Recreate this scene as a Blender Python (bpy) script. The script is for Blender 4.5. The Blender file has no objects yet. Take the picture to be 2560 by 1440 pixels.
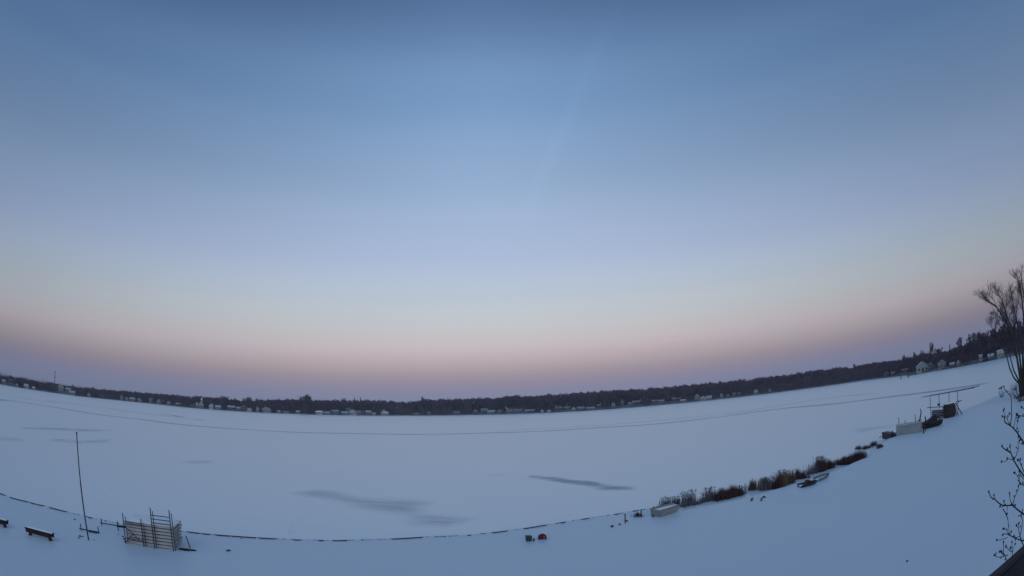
import bpy, math, random
import numpy as np
from mathutils import Vector, Matrix, noise
R = math.radians
sc = bpy.context.scene
col = sc.collection

# ------------------------------------------------------------ camera
CAM_H = 7.5
CF, CK, CPITCH, CROLL = 1280.07, -.04, .236865, -.039049     # webcam lens fitted to the photograph (2560 px wide)
def unproj(x, y):
    dx = x-1280; dy = y-720
    r = math.hypot(dx, dy); th = r/CF
    for _ in range(12): th -= (CF*(th+CK*th**3)-r)/(CF*(1+3*CK*th**2))
    s = math.sin(th)/max(r, 1e-9)
    a, b, c = dx*s, -dy*s, math.cos(th)
    cr, sr = math.cos(CROLL), math.sin(CROLL)
    a, b = cr*a-sr*b, sr*a+cr*b
    cp, sp = math.cos(CPITCH), math.sin(CPITCH)
    return Vector((a, c*cp-b*sp, c*sp+b*cp))
def proj(p):
    d = (Vector(p)-Vector((0, 0, CAM_H))).normalized()
    cp, sp = math.cos(CPITCH), math.sin(CPITCH)
    a, b, c = d.x, -d.y*sp+d.z*cp, d.y*cp+d.z*sp
    cr, sr = math.cos(CROLL), math.sin(CROLL)
    a, b = cr*a+sr*b, -sr*a+cr*b
    th = math.acos(max(-1, min(1, c))); r = CF*(th+CK*th**3); n = math.hypot(a, b)
    return 1280+a/n*r, 720-b/n*r
def W(x, y, z=0.5):
    "point of the level z seen at photo pixel x, y"
    d = unproj(x, y); t = (z-CAM_H)/d.z
    return Vector((d.x*t, d.y*t, z))
def at(x, y, dist):
    return Vector((0, 0, CAM_H))+unproj(x, y)*dist
def htop(base, ypx):
    "height above base at which a vertical thing reaches photo row ypx"
    lo, hi = 0.0, 60.0
    for _ in range(40):
        m = (lo+hi)/2
        if proj(base+Vector((0, 0, m)))[1] > ypx: lo = m
        else: hi = m
    return lo

cam = bpy.data.cameras.new('camera'); cam.type = 'PANO'
try:
    cam.panorama_type = 'FISHEYE_LENS_POLYNOMIAL'; CP = cam
except Exception:
    cam.cycles.panorama_type = 'FISHEYE_LENS_POLYNOMIAL'; CP = cam.cycles
CP.fisheye_fov = R(220)
for i, k in enumerate((0, -5.54339571e-02, -4.61769923e-05, -1.31888667e-06, -2.40704185e-07)):
    setattr(CP, 'fisheye_polynomial_k%d' % i, k)
cam.sensor_fit = 'HORIZONTAL'; cam.sensor_width = 36; cam.sensor_height = 20.25
cam.clip_start = .05; cam.clip_end = 6000
co = bpy.data.objects.new('camera', cam); col.objects.link(co); sc.camera = co
# columns of the rotation: right, up, back
cp, sp, cr, sr = math.cos(CPITCH), math.sin(CPITCH), math.cos(CROLL), math.sin(CROLL)
def c2w(a, b, c):
    a, b = cr*a-sr*b, sr*a+cr*b
    return Vector((a, c*cp-b*sp, c*sp+b*cp))
rx, uy, fz = c2w(1, 0, 0), c2w(0, 1, 0), c2w(0, 0, 1)
co.matrix_world = Matrix(((rx.x, uy.x, -fz.x, 0), (rx.y, uy.y, -fz.y, 0), (rx.z, uy.z, -fz.z, CAM_H), (0, 0, 0, 1)))

# ------------------------------------------------------------ sky (after sunset, looking away from the sun)
world = bpy.data.worlds.new('World'); sc.world = world; world.use_nodes = True
def lin(c): return tuple((v/255/12.92 if v/255 <= .04045 else ((v/255+.055)/1.055)**2.4) for v in c)
nt = world.node_tree; nt.nodes.clear(); N = nt.nodes.new; L = nt.links.new
out = N('ShaderNodeOutputWorld'); bg = N('ShaderNodeBackground')
tc = N('ShaderNodeTexCoord'); sx = N('ShaderNodeSeparateXYZ'); L(tc.outputs['Generated'], sx.inputs[0])
def mth(op, a, b=None, c=None, tree=nt):
    n = tree.nodes.new('ShaderNodeMath'); n.operation = op
    for i, v in enumerate((a, b, c)):
        if v is None: continue
        if isinstance(v, (int, float)): n.inputs[i].default_value = v
        else: tree.links.new(v, n.inputs[i])
    return n.outputs[0]
elev = mth('DIVIDE', mth('ARCSINE', sx.outputs['Z']), math.pi/2)
cr_ = N('ShaderNodeValToRGB'); L(elev, cr_.inputs[0]); cr_.color_ramp.interpolation = 'CARDINAL'
SKY = [(0.0, (138, 145, 175)), (2.0, (153, 151, 178)), (3.1, (165, 152, 169)), (4.4, (182, 167, 172)), (6.4, (204, 190, 194)),
       (8.9, (203, 203, 206)), (12.2, (193, 203, 215)), (16.5, (178, 194, 221)), (23.2, (158, 181, 213)),
       (32.4, (130, 162, 201)), (39.1, (113, 146, 188)), (45.5, (88, 118, 160)), (58, (80, 115, 160)), (90, (82, 120, 168))]
el = cr_.color_ramp.elements
while len(el) < len(SKY): el.new(.5)
for e, (deg, c) in zip(el, SKY): e.position = deg/90; e.color = (*lin(c), 1)
# lens vignette put into the sky colour darkens both sides of the antisolar direction, brighter and warmer behind the camera where the sun went down
hyp = mth('SQRT', mth('SUBTRACT', 1.0, mth('MULTIPLY', sx.outputs['Z'], sx.outputs['Z'])))
AX = R(-3)
ca = mth('DIVIDE', mth('ADD', mth('MULTIPLY', sx.outputs['Y'], math.cos(AX)), mth('MULTIPLY', sx.outputs['X'], math.sin(AX))), mth('MAXIMUM', hyp, .001))      # cosine of the azimuth from the antisolar direction
sin2 = mth('SUBTRACT', 1.0, mth('MULTIPLY', ca, ca))
sin1 = mth('SUBTRACT', mth('SQRT', mth('ADD', sin2, .012)), .11)
hi = N('ShaderNodeMapRange'); L(elev, hi.inputs[0]); hi.inputs[1].default_value = 14/90; hi.inputs[2].default_value = 26/90
side = mth('ADD', mth('MULTIPLY', sin2, mth('SUBTRACT', 1.0, hi.outputs[0])), mth('MULTIPLY', sin1, hi.outputs[0]))
kel = N('ShaderNodeMapRange'); L(elev, kel.inputs[0]); kel.inputs[1].default_value = 3/90; kel.inputs[2].default_value = 28/90
kel.inputs[3].default_value = .42; kel.inputs[4].default_value = .62
sk = mth('MULTIPLY', side, kel.outputs[0])
west = N('ShaderNodeMapRange'); west.interpolation_type = 'SMOOTHSTEP'
L(ca, west.inputs[0]); west.inputs[1].default_value = 0.0; west.inputs[2].default_value = -1.0
west.inputs[3].default_value = 0; west.inputs[4].default_value = 1.0
mul = N('ShaderNodeMix'); mul.data_type = 'RGBA'; mul.blend_type = 'MULTIPLY'; mul.inputs[0].default_value = 1
L(cr_.outputs[0], mul.inputs[6])
cmb = N('ShaderNodeCombineColor')
for i, kc in enumerate((1.08, .97, .84)): L(mth('SUBTRACT', 1.0, mth('MULTIPLY', sk, kc)), cmb.inputs[i])
L(cmb.outputs[0], mul.inputs[7])
mw = N('ShaderNodeMix'); mw.data_type = 'RGBA'; L(west.outputs[0], mw.inputs[0]); L(mul.outputs[2], mw.inputs[6])
wr = N('ShaderNodeValToRGB'); L(elev, wr.inputs[0])
e = wr.color_ramp.elements; e[0].position = 0; e[0].color = (.88, .68, .56, 1); e[1].position = .7; e[1].color = (.14, .26, .47, 1)
q = e.new(.2); q.color = (.70, .90, 1.04, 1)
L(wr.outputs[0], mw.inputs[7])
nz = N('ShaderNodeTexNoise'); nz.inputs['Scale'].default_value = 2.2; nz.inputs['Detail'].default_value = 3
mp = N('ShaderNodeMapping'); mp.inputs['Scale'].default_value = (1, 1, 5); L(tc.outputs['Generated'], mp.inputs[0]); L(mp.outputs[0], nz.inputs[0])
thin = mth('ADD', mth('MULTIPLY', nz.outputs[0], .06), .97)
# faint old contrail slanting down the middle of the sky
da, db = unproj(1575, -60), unproj(1285, 600); cn = da.cross(db).normalized(); cm = (da+db).normalized()
def dotn(v):
    n = N('ShaderNodeVectorMath'); n.operation = 'DOT_PRODUCT'; L(tc.outputs['Generated'], n.inputs[0]); n.inputs[1].default_value = v; return n.outputs['Value']
off_ = mth('DIVIDE', dotn(cn), .014); along = N('ShaderNodeMapRange'); along.interpolation_type = 'SMOOTHSTEP'; L(dotn(cm), along.inputs[0])
along.inputs[1].default_value = math.cos(da.angle(db)*.52); along.inputs[2].default_value = .995
trail = mth('MULTIPLY', mth('POWER', 2.718, mth('MULTIPLY', -1.0, mth('MULTIPLY', off_, off_))), along.outputs[0])
thin = mth('ADD', thin, mth('MULTIPLY', trail, .035))
L(mw.outputs[2], bg.inputs[0]); L(thin, bg.inputs[1]); L(bg.outputs[0], out.inputs[0])
vs = sc.view_settings; vs.view_transform = 'Standard'; vs.look = 'None'; vs.gamma = 1; vs.exposure = 0

# ------------------------------------------------------------ materials
def mat(name, c, rough=.8, var=.25, scale=3, bump=0, metal=0, c2=None, stretch=None, bscale=None):
    m = bpy.data.materials.new(name); m.use_nodes = True; t = m.node_tree
    b = t.nodes['Principled BSDF']; b.inputs['Roughness'].default_value = rough; b.inputs['Metallic'].default_value = metal
    b.inputs['Specular IOR Level'].default_value = .3
    tcn = t.nodes.new('ShaderNodeTexCoord'); mpn = t.nodes.new('ShaderNodeMapping'); t.links.new(tcn.outputs['Object'], mpn.inputs[0])
    if stretch: mpn.inputs['Scale'].default_value = stretch
    n = t.nodes.new('ShaderNodeTexNoise'); n.inputs['Scale'].default_value = scale; n.inputs['Detail'].default_value = 5
    t.links.new(mpn.outputs[0], n.inputs[0])
    r = t.nodes.new('ShaderNodeValToRGB'); r.color_ramp.elements[0].position = .3; r.color_ramp.elements[1].position = .7
    r.color_ramp.elements[0].color = (*[v*(1-var) for v in c], 1)
    r.color_ramp.elements[1].color = (*(c2 or [min(1, v*(1+var)) for v in c]), 1)
    t.links.new(n.outputs[0], r.inputs[0]); t.links.new(r.outputs[0], b.inputs['Base Color'])
    if bump:
        n2 = t.nodes.new('ShaderNodeTexNoise'); n2.inputs['Scale'].default_value = bscale or scale*4; t.links.new(mpn.outputs[0], n2.inputs[0])
        bp = t.nodes.new('ShaderNodeBump'); bp.inputs['Strength'].default_value = bump; bp.inputs['Distance'].default_value = .02
        t.links.new(n2.outputs[0], bp.inputs['Height']); t.links.new(bp.outputs[0], b.inputs['Normal'])
    return m

def snow_material(name, SNOW, rgh):
    m = bpy.data.materials.new(name); m.use_nodes = True; t = m.node_tree; n = t.nodes.new; l = t.links.new
    b = t.nodes['Principled BSDF']
    g = n('ShaderNodeNewGeometry')
    def nse(scale, detail, st=(1, 1, 1), rot=0, dist=0):
        mp = n('ShaderNodeMapping'); mp.inputs['Scale'].default_value = st; mp.inputs['Rotation'].default_value = (0, 0, rot)
        l(g.outputs['Position'], mp.inputs[0])
        q = n('ShaderNodeTexNoise'); q.inputs['Scale'].default_value = scale; q.inputs['Detail'].default_value = detail
        q.inputs['Distortion'].default_value = dist
        l(mp.outputs[0], q.inputs[0]); return q.outputs[0]
    def rng(v, a, c, d, e):
        q = n('ShaderNodeMapRange'); q.interpolation_type = 'SMOOTHSTEP'; l(v, q.inputs[0])
        for i, k in enumerate((a, c, d, e)): q.inputs[i+1].default_value = k
        return q.outputs[0]
    at_ = n('ShaderNodeAttribute'); at_.attribute_name = 'ice'
    big = nse(.012, 4, (1, 2.6, 1), R(20), .4)          # wind-packed against fresh snow, tens of metres
    mid = nse(.10, 5, (1, 2.2, 1), R(28), .8)
    fine = nse(1.3, 5, (1, 1.8, 1), R(28), .3)
    pack = mth('ADD', mth('MULTIPLY', rng(big, .45, .68, 0, 1), .42), mth('ADD', mth('MULTIPLY', rng(mid, .48, .70, 0, 1), .26), mth('MULTIPLY', rng(fine, .45, .75, 0, 1), .14), tree=t), tree=t)
    edge = mth('MULTIPLY', at_.outputs['Fac'], rng(mth('ADD', mth('MULTIPLY', nse(.35, 6, (.35, 1.6, 1), R(-12), .6), .75, tree=t), mth('MULTIPLY', fine, .35, tree=t), tree=t), .38, .64, .50, 1.15), tree=t)
    mix1 = n('ShaderNodeMix'); mix1.data_type = 'RGBA'; l(pack, mix1.inputs[0])
    mix1.inputs[6].default_value = (*SNOW, 1); mix1.inputs[7].default_value = (SNOW[0]*.76, SNOW[1]*.80, SNOW[2]*.84, 1)
    mix2 = n('ShaderNodeMix'); mix2.data_type = 'RGBA'; l(edge, mix2.inputs[0]); l(mix1.outputs[2], mix2.inputs[6])
    mix2.inputs[7].default_value = (.16, .28, .37, 1)
    l(mix2.outputs[2], b.inputs['Base Color'])
    l(rng(edge, 0, 1, rgh, max(rgh, .42)), b.inputs['Roughness'])
    b.inputs['Specular IOR Level'].default_value = .5
    bp = n('ShaderNodeBump'); bp.inputs['Strength'].default_value = .35; bp.inputs['Distance'].default_value = .09
    h = mth('ADD', mth('MULTIPLY', nse(.5, 6, (1, 1.9, 1), R(28), .5), 1.0, tree=t), mth('MULTIPLY', nse(3.5, 4), .18, tree=t), tree=t)
    l(h, bp.inputs['Height']); l(bp.outputs[0], b.inputs['Normal'])
    return m
M = {}
M['snow'] = snow_material('snow', (.80, .86, .92), .50)            # soft snow in the yard
M['crust'] = snow_material('wind_crusted_snow', (.85, .94, .98), .31)   # hard wind crust on the lake
M['floor'] = mat('forest_floor', (.045, .040, .044), .95, .3, .06, c2=(.22, .23, .26))
M['snowcap'] = mat('snow_cap', (.80, .82, .85), .7, .04, 4, .3)
M['bark'] = mat('bark', (.055, .046, .044), .9, .35, 6, .5)
M['twig'] = mat('twigs', (.125, .074, .112), .95, .3, .2)
M['conifer'] = mat('conifer', (.018, .026, .022), .95, .3, .3)
M['brush'] = mat('brush', (.115, .072, .10), .95, .35, .1)
M['wood'] = mat('weathered_wood', (.45, .43, .44), .85, .28, 2.5, .4, stretch=(1, 1, 9))
M['woodd'] = mat('dark_wood', (.045, .036, .032), .85, .4, 3, .4, stretch=(1, 1, 6))
M['woodb'] = mat('bench_wood', (.020, .016, .020), .8, .4, 4, .4)
M['steel'] = mat('galvanised_dark', (.035, .040, .055), .55, .3, 5, metal=.4)
M['pipe'] = mat('steel_pipe', (.10, .11, .13), .45, .3, 5, metal=.6)
M['alu'] = mat('aluminium_hull', (.27, .26, .27), .5, .15, 3, .2, metal=.25)
M['plas'] = mat('pale_float', (.27, .29, .31), .65, .12, 1.5, .2)
M['red'] = mat('red_plastic', (.13, .005, .028), .4, .15, 6)
M['pink'] = mat('faded_red_plastic', (.24, .05, .12), .5, .15, 6)
M['green'] = mat('green_plastic', (.012, .055, .045), .5, .2, 6)
M['black'] = mat('black_cover', (.012, .011, .014), .5, .4, 5, .4)
M['maroon'] = mat('maroon_vinyl', (.035, .010, .014), .5, .3, 5)
M['navy'] = mat('navy_hull', (.015, .03, .05), .4, .3, 5)
M['teal'] = mat('teal_hull', (.16, .22, .24), .5, .25, 5)
M['rock'] = mat('dark_stone', (.05, .05, .055), .9, .4, 4, .6)
M['tan'] = mat('dry_reed', (.13, .085, .055), .9, .62, 9, stretch=(1, 1, .25))
M['brown'] = mat('brown_reed', (.075, .038, .036), .9, .62, 9, stretch=(1, 1, .25))
M['redbrown'] = mat('red_brown_stems', (.085, .032, .040), .9, .62, 9, stretch=(1, 1, .25))
M['greyreed'] = mat('grey_reed', (.13, .115, .13), .9, .62, 9, stretch=(1, 1, .25))
M['shingle'] = mat('dark_shingle', (.022, .018, .020), .9, .45, 9, .6)
M['stem'] = mat('dark_stem', (.030, .026, .034), .7, .35, 12, .4)
M['win'] = mat('window_glass', (.02, .022, .03), .2, .3, 2)
M['canopy'] = mat('canopy_frame', (.20, .24, .30), .6, .2, 3, metal=.3)
WALLS = dict(white=(.42, .42, .43), pale=(.27, .26, .27), grey=(.25, .26, .27), brown=(.12, .09, .08), pink=(.26, .20, .21), tan=(.30, .25, .20),
             blue=(.20, .25, .29), green=(.29, .33, .31), red=(.22, .07, .06), dark=(.07, .07, .075))
for k, c in WALLS.items(): M['w_'+k] = mat('siding_'+k, c, .8, .1, .8, .2)
M['roofs'] = mat('roof_thin_snow', (.40, .42, .46), .8, .35, .5)
M['roofd'] = mat('roof_shingle', (.07, .065, .07), .9, .3, 1)

# ------------------------------------------------------------ mesh helpers
class MB:
    def __init__(s): s.v = []; s.f = []
    def add(s, vs, fs):
        o = len(s.v); s.v += [tuple(p) for p in vs]; s.f += [tuple(i+o for i in f) for f in fs]; return s
    def box(s, c, sz, rz=0, m=None):
        x, y, z = [k/2 for k in sz]; c = Vector(c)
        rot = m or Matrix.Rotation(rz, 3, 'Z')
        vs = [c+rot@Vector(p) for p in ((-x,-y,-z),(x,-y,-z),(x,y,-z),(-x,y,-z),(-x,-y,z),(x,-y,z),(x,y,z),(-x,y,z))]
        return s.add(vs, [(0,3,2,1),(4,5,6,7),(0,1,5,4),(1,2,6,5),(2,3,7,6),(3,0,4,7)])
    def bar(s, p, q, r0, r1=None, n=8):
        p = Vector(p); q = Vector(q); r1 = r0 if r1 is None else r1
        d = (q-p); 
        if d.length < 1e-6: return s
        d.normalize(); u = d.orthogonal().normalized(); w = d.cross(u)
        a = [p+(u*math.cos(t)+w*math.sin(t))*r0 for t in [2*math.pi*i/n for i in range(n)]]
        b = [q+(u*math.cos(t)+w*math.sin(t))*r1 for t in [2*math.pi*i/n for i in range(n)]]
        fs = [(i, (i+1) % n, n+(i+1) % n, n+i) for i in range(n)]+[tuple(range(n))[::-1], tuple(range(n, 2*n))]
        return s.add(a+b, fs)
    def chain(s, pts, r0, r1, n=6):
        k = len(pts)-1
        for i in range(k):
            a = r0+(r1-r0)*i/k; b = r0+(r1-r0)*(i+1)/k
            s.bar(pts[i], pts[i+1], a, b, n)
            if i: s.blob(pts[i], (a*1.02,)*3, 4, 6)
        return s
    def blob(s, c, r, nu=6, nv=10, jit=0, rnd=None, zmin=-1):
        c = Vector(c); vs = []; fs = []
        for i in range(nu+1):
            ph = math.pi*i/nu
            for j in range(nv):
                th = 2*math.pi*j/nv; k = 1+(rnd.uniform(-jit, jit) if rnd and 0 < i < nu else 0)
                zz = max(math.cos(ph), zmin)
                vs.append(c+Vector((r[0]*math.sin(ph)*math.cos(th)*k, r[1]*math.sin(ph)*math.sin(th)*k, r[2]*zz*k)))
        for i in range(nu):
            for j in range(nv):
                fs.append((i*nv+j, (i+1)*nv+j, (i+1)*nv+(j+1) % nv, i*nv+(j+1) % nv))
        return s.add(vs, fs)
    def prism(s, prof, p, q, up=(0, 0, 1)):
        "profile (across, up) swept from p to q"
        p = Vector(p); q = Vector(q); d = (q-p).normalized(); u = d.cross(Vector(up)).normalized(); w = u.cross(d)
        n = len(prof)
        a = [p+u*x+w*y for x, y in prof]; b = [q+u*x+w*y for x, y in prof]
        return s.add(a+b, [(i, (i+1) % n, n+(i+1) % n, n+i) for i in range(n)]+[tuple(range(n))[::-1], tuple(range(n, 2*n))])
    def loft(s, rings, cap=True):
        n = len(rings[0]); o = []
        for r in rings: o += r
        fs = [(i*n+j, i*n+(j+1) % n, (i+1)*n+(j+1) % n, (i+1)*n+j) for i in range(len(rings)-1) for j in range(n)]
        if cap: fs += [tuple(range(n))[::-1], tuple(range((len(rings)-1)*n, len(rings)*n))]
        return s.add(o, fs)
    def build(s, name, m, parent=None, bevel=0, smooth=False):
        me = bpy.data.meshes.new(name); me.from_pydata(s.v, [], s.f); me.materials.append(m)
        o = bpy.data.objects.new(name, me); col.objects.link(o)
        if parent is not None:
            o.parent = parent
        if bevel:
            b = o.modifiers.new('bevel', 'BEVEL'); b.width = bevel; b.segments = 2; b.limit_method = 'ANGLE'
        if smooth:
            for p in me.polygons: p.use_smooth = True
        return o
def npmesh(name, v, f, m, parent=None, smooth=False):
    me = bpy.data.meshes.new(name)
    v = np.asarray(v, np.float32); f = np.asarray(f, np.int32); k = f.shape[1]
    me.vertices.add(len(v)); me.vertices.foreach_set('co', v.ravel())
    me.loops.add(f.size); me.loops.foreach_set('vertex_index', f.ravel())
    me.polygons.add(len(f)); me.polygons.foreach_set('loop_start', np.arange(0, f.size, k, dtype=np.int32))
    if smooth: me.polygons.foreach_set('use_smooth', np.ones(len(f), bool))
    me.update(calc_edges=True); me.materials.append(m)
    o = bpy.data.objects.new(name, me); col.objects.link(o)
    if parent is not None: o.parent = parent
    return o
def tag(o, label=None, cat=None, group=None, kind=None):
    if label: o['label'] = label
    if cat: o['category'] = cat
    if group: o['group'] = group
    if kind: o['kind'] = kind
    return o
def thing(name, loc, rz, label, cat, group=None):
    o = bpy.data.objects.new(name, None); col.objects.link(o); o.empty_display_size = .2
    o.location = loc; o.rotation_euler = (0, 0, rz); tag(o, label, cat, group); return o
def kids(o): return [c for c in bpy.data.objects if c.parent == o]
def attr(o, vals, name='ice'):
    a = o.data.attributes.new(name, 'FLOAT', 'POINT'); a.data.foreach_set('value', np.asarray(vals, np.float32))

# ------------------------------------------------------------ far shore geometry
SH = [(0,961),(60,971),(112,979),(200,991),(280,999),(370,1008),(470,1019),(560,1026),(640,1031),(720,1034),(800,1037),(900,1038.5),(1000,1039),(1100,1038.5),(1200,1037),(1300,1034.5),(1400,1030.5),
      (1500,1024.5),(1600,1017),(1700,1008),(1834,994),(2000,973.5),(2160,951),(2250,940),(2300,934),(2400,917),(2500,897),(2560,884)]
TOP = [(0,938),(60,944),(110,956),(137,957),(200,968),(250,972),(300,975),(420,985),(500,991),(560,994),(600,1000),(620,1001),(690,997),(760,998),(810,1000),(870,1000),(960,1001),(1015,1004),(1060,998),
       (1130,996),(1200,994),(1280,989),(1350,987),(1400,983),(1470,978),(1540,974),(1600,970),(1700,963),(1800,954),(1900,943),(1960,938),(2000,930),(2060,922),(2130,914),(2200,904),(2250,895),(2300,884),
       (2370,875),(2400,864),(2440,846),(2480,832),(2520,822),(2560,812)]
sh_az, sh_d = [], []
for x, y in SH:
    p = W(x, y, 0); sh_az.append(math.atan2(p.x, p.y)); sh_d.append(math.hypot(p.x, p.y))
tp_az, tp_el, tp_x = [], [], []
for x, y in TOP:
    d = unproj(x, y); tp_az.append(math.atan2(d.x, d.y)); tp_el.append(d.z/math.hypot(d.x, d.y)); tp_x.append(x)
def shore_d(a): return float(np.interp(a, sh_az, sh_d))
def top_t(a): return float(np.interp(a, tp_az, tp_el))
def bank_z(s): return .0 if s < 0 else (.35*min(s, 3)+.045*max(0, min(s, 160)-3))
def bank_pt(a, s):
    d = shore_d(a)+s
    return Vector((math.sin(a)*d, math.cos(a)*d, bank_z(s)))
def az_of(x, y): d = unproj(x, y); return math.atan2(d.x, d.y)

# ------------------------------------------------------------ ground: lake ice, yard, far bank
def polar(name, radii, azs, zf, m):
    na = len(azs); v = []; 
    for r in radii:
        for a in azs: v.append((math.sin(a)*r, math.cos(a)*r, zf(a, r)))
    f = [(i*na+j, i*na+j+1, (i+1)*na+j+1, (i+1)*na+j) for i in range(len(radii)-1) for j in range(na-1)]
    f = [(a, d, c, b) for a, b, c, d in f]
    return npmesh(name, v, f, m, smooth=True)
rad = [6*(1.085**i) for i in range(80)]
rad = [r for r in rad if r < 2000]+[2000]
azf = [R(-180+3*i) for i in range(121)]
lake = polar('frozen_lake', rad, azf, lambda a, r: 0.0, M['crust']); tag(lake, kind='structure')

# shoreline of the near yard, from far left round to the right
YS = [(-95,-14),(-60,3),(-30.3,16.9),(-27.7,17.85),(-24.9,18.95),(-22.3,19.85),(-17.3,22.1),(-11.4,24.35),(-6.8,26.15),(-2.9,27.6),(.15,28.75),(3.25,29.95),(5.8,30.9),(8.5,31.6),
      (12.8,32.2),(16.5,33.0),(20,33.6),(23.5,34.6),(28.8,37.0),(33.5,40.5),(38,43.8),(44,45.2),(52,46.2),(60,47),(75,50),(100,52),(140,50),(200,40),(260,20)]
def seg_d(px, py, pts):
    best = 1e9; sgn = 1
    for (x0, y0), (x1, y1) in zip(pts[:-1], pts[1:]):
        dx, dy = x1-x0, y1-y0; t = max(0, min(1, ((px-x0)*dx+(py-y0)*dy)/(dx*dx+dy*dy)))
        qx, qy = x0+dx*t, y0+dy*t; d = math.hypot(px-qx, py-qy)
        if d < best: best = d; sgn = 1 if (dx*(py-y0)-dy*(px-x0)) < 0 else -1
    return best*sgn                                              # positive on the yard side
def yard_z(x, y, d=None):
    if d is None: d = seg_d(x, y, YS)
    w = max(0, min(1, (x-6)/4))                                  # wall to the left of x=6, sloping bank to the right
    edge = min(1, max(0, d)/(.12*(1-w)+2.2*w)); edge = edge*edge*(3-2*edge)
    n = noise.noise(Vector((x*.16, y*.16, 0)))*.08+noise.noise(Vector((x*.5+y*.2, y*1.1-x*.4, 4)))*.035
    return -.05+.55*edge+n*min(1, max(0, d)/2)
# yard strips: rows run inland from the shoreline
ptsY = []
for (x0, y0), (x1, y1) in zip(YS[:-1], YS[1:]):
    k = max(2, int(math.hypot(x1-x0, y1-y0)/.35)) if -40 < x0 < 62 else 6
    for i in range(k): ptsY.append((x0+(x1-x0)*i/k, y0+(y1-y0)*i/k))
ptsY.append(YS[-1])
centre = (6, -60)
fr = [0, .0012, .0025, .005, .008, .012, .018, .025, .033, .042, .052, .064, .078, .093, .11, .13, .15, .175, .2, .23, .26, .3, .36, .44, .55, .7, .85, 1]
v = []; 
for t in fr:
    for x, y in ptsY:
        X = x+(centre[0]-x)*t; Y = y+(centre[1]-y)*t
        v.append((X, Y, yard_z(X, Y)))
na = len(ptsY)
f = [(i*na+j, (i+1)*na+j, (i+1)*na+j+1, i*na+j+1) for i in range(len(fr)-1) for j in range(na-1)]
yard = npmesh('snowy_ground', v, f, M['snow'], smooth=True); tag(yard, kind='structure')
attr(lake, np.zeros(len(lake.data.vertices))); attr(yard, np.zeros(len(v)))
def G(p): return Vector((p[0], p[1], yard_z(p[0], p[1])))
def WG(x, y):
    p = W(x, y, .5)
    for _ in range(4): p = W(x, y, yard_z(p.x, p.y))
    return p

# far bank
azb = [sh_az[0]-.5+i*.01 for i in range(int((sh_az[-1]-sh_az[0]+.75)/.01))]
ss = [-1.5, 0, 1.5, 3, 8, 20, 50, 100, 160, 300, 500]
v = []
for s in ss:
    for a in azb:
        p = bank_pt(a, s); n_ = noise.noise(Vector((p.x*.02, p.y*.02, 0)))
        v.append((p.x, p.y, -.1 if s < 0 else p.z+(n_*1.0 if s > 5 else 0)+(.02 if s >= 0 else 0)))
na = len(azb)
f = [(i*na+j, i*na+j+1, (i+1)*na+j+1, (i+1)*na+j) for i in range(len(ss)-1) for j in range(na-1)]
f = [(a, d, c, b) for a, b, c, d in f]
bank = npmesh('far_shore_terrain', v, f, M['snow'], smooth=True); tag(bank, kind='structure'); attr(bank, np.zeros(len(v)))
bank.data.materials[0] = M['floor']

# ------------------------------------------------------------ tracks and bare ice on the lake
def strip(name, px, width, amp, z=.004, seed=0):
    pts = [W(x, y, z) for x, y in px]
    sm = []
    for i in range(len(pts)-1):                                    # Catmull-Rom through the traced points
        p0 = pts[max(0, i-1)]; p1 = pts[i]; p2 = pts[i+1]; p3 = pts[min(len(pts)-1, i+2)]
        for k in range(10):
            t = k/10
            sm.append(.5*((2*p1)+(p2-p0)*t+(2*p0-5*p1+4*p2-p3)*t*t+(3*p1-p0-3*p2+p3)*t**3))
    sm.append(pts[-1]); v = []; a = []
    cross = [-1, -.55, -.25, 0, .25, .55, 1]
    for i, p in enumerate(sm):
        d = (sm[min(i+1, len(sm)-1)]-sm[max(i-1, 0)]); d.z = 0; d.normalize(); u = Vector((-d.y, d.x, 0))
        e = min(1, i/8, (len(sm)-1-i)/8)
        n_ = .85+.6*noise.noise(Vector((i*.13, seed, 0)))
        for c in cross:
            q = p+u*(c*width/2); v.append((q.x, q.y, z if abs(c) < .9 else .0008)); a.append(min(1, 2.3*amp*max(0, 1-c*c*1.0)*max(0, n_)*e))
    n = len(cross)
    f = [(i*n+j, i*n+j+1, (i+1)*n+j+1, (i+1)*n+j) for i in range(len(sm)-1) for j in range(n-1)]
    o = npmesh(name, v, f, M['crust'], smooth=True); tag(o, kind='structure'); attr(o, a); return o
strip('snowmobile_track', [(-60,996),(20,1001),(90,1011),(160,1022),(250,1037),(340,1047),(450,1061),(600,1073),(750,1081),(900,1084),(1050,1086),(1200,1083),(1350,1078),(1500,1069),(1640,1060),(1800,1042),
      (1950,1022),(2100,1008),(2200,995),(2290,984),(2400,969),(2480,956)], 6.5, .62, .004, 1)
strip('snowmobile_track', [(10,988),(60,996),(110,1003),(160,1007),(240,1016),(330,1030),(430,1042),(540,1052)], 6, .45, .006, 2)
strip('snowmobile_track', [(1240,1078),(1350,1072),(1500,1063),(1640,1052),(1760,1040),(1850,1030),(1985,1008),(2100,992),(2200,982)], 5, .35, .006, 3)
strip('snowmobile_track', [(405,1037),(430,1038),(458,1044)], 9, .7, .008, 4)
strip('snowmobile_track', [(480,1049),(500,1050),(520,1051)], 7, .55, .008, 5)
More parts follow.
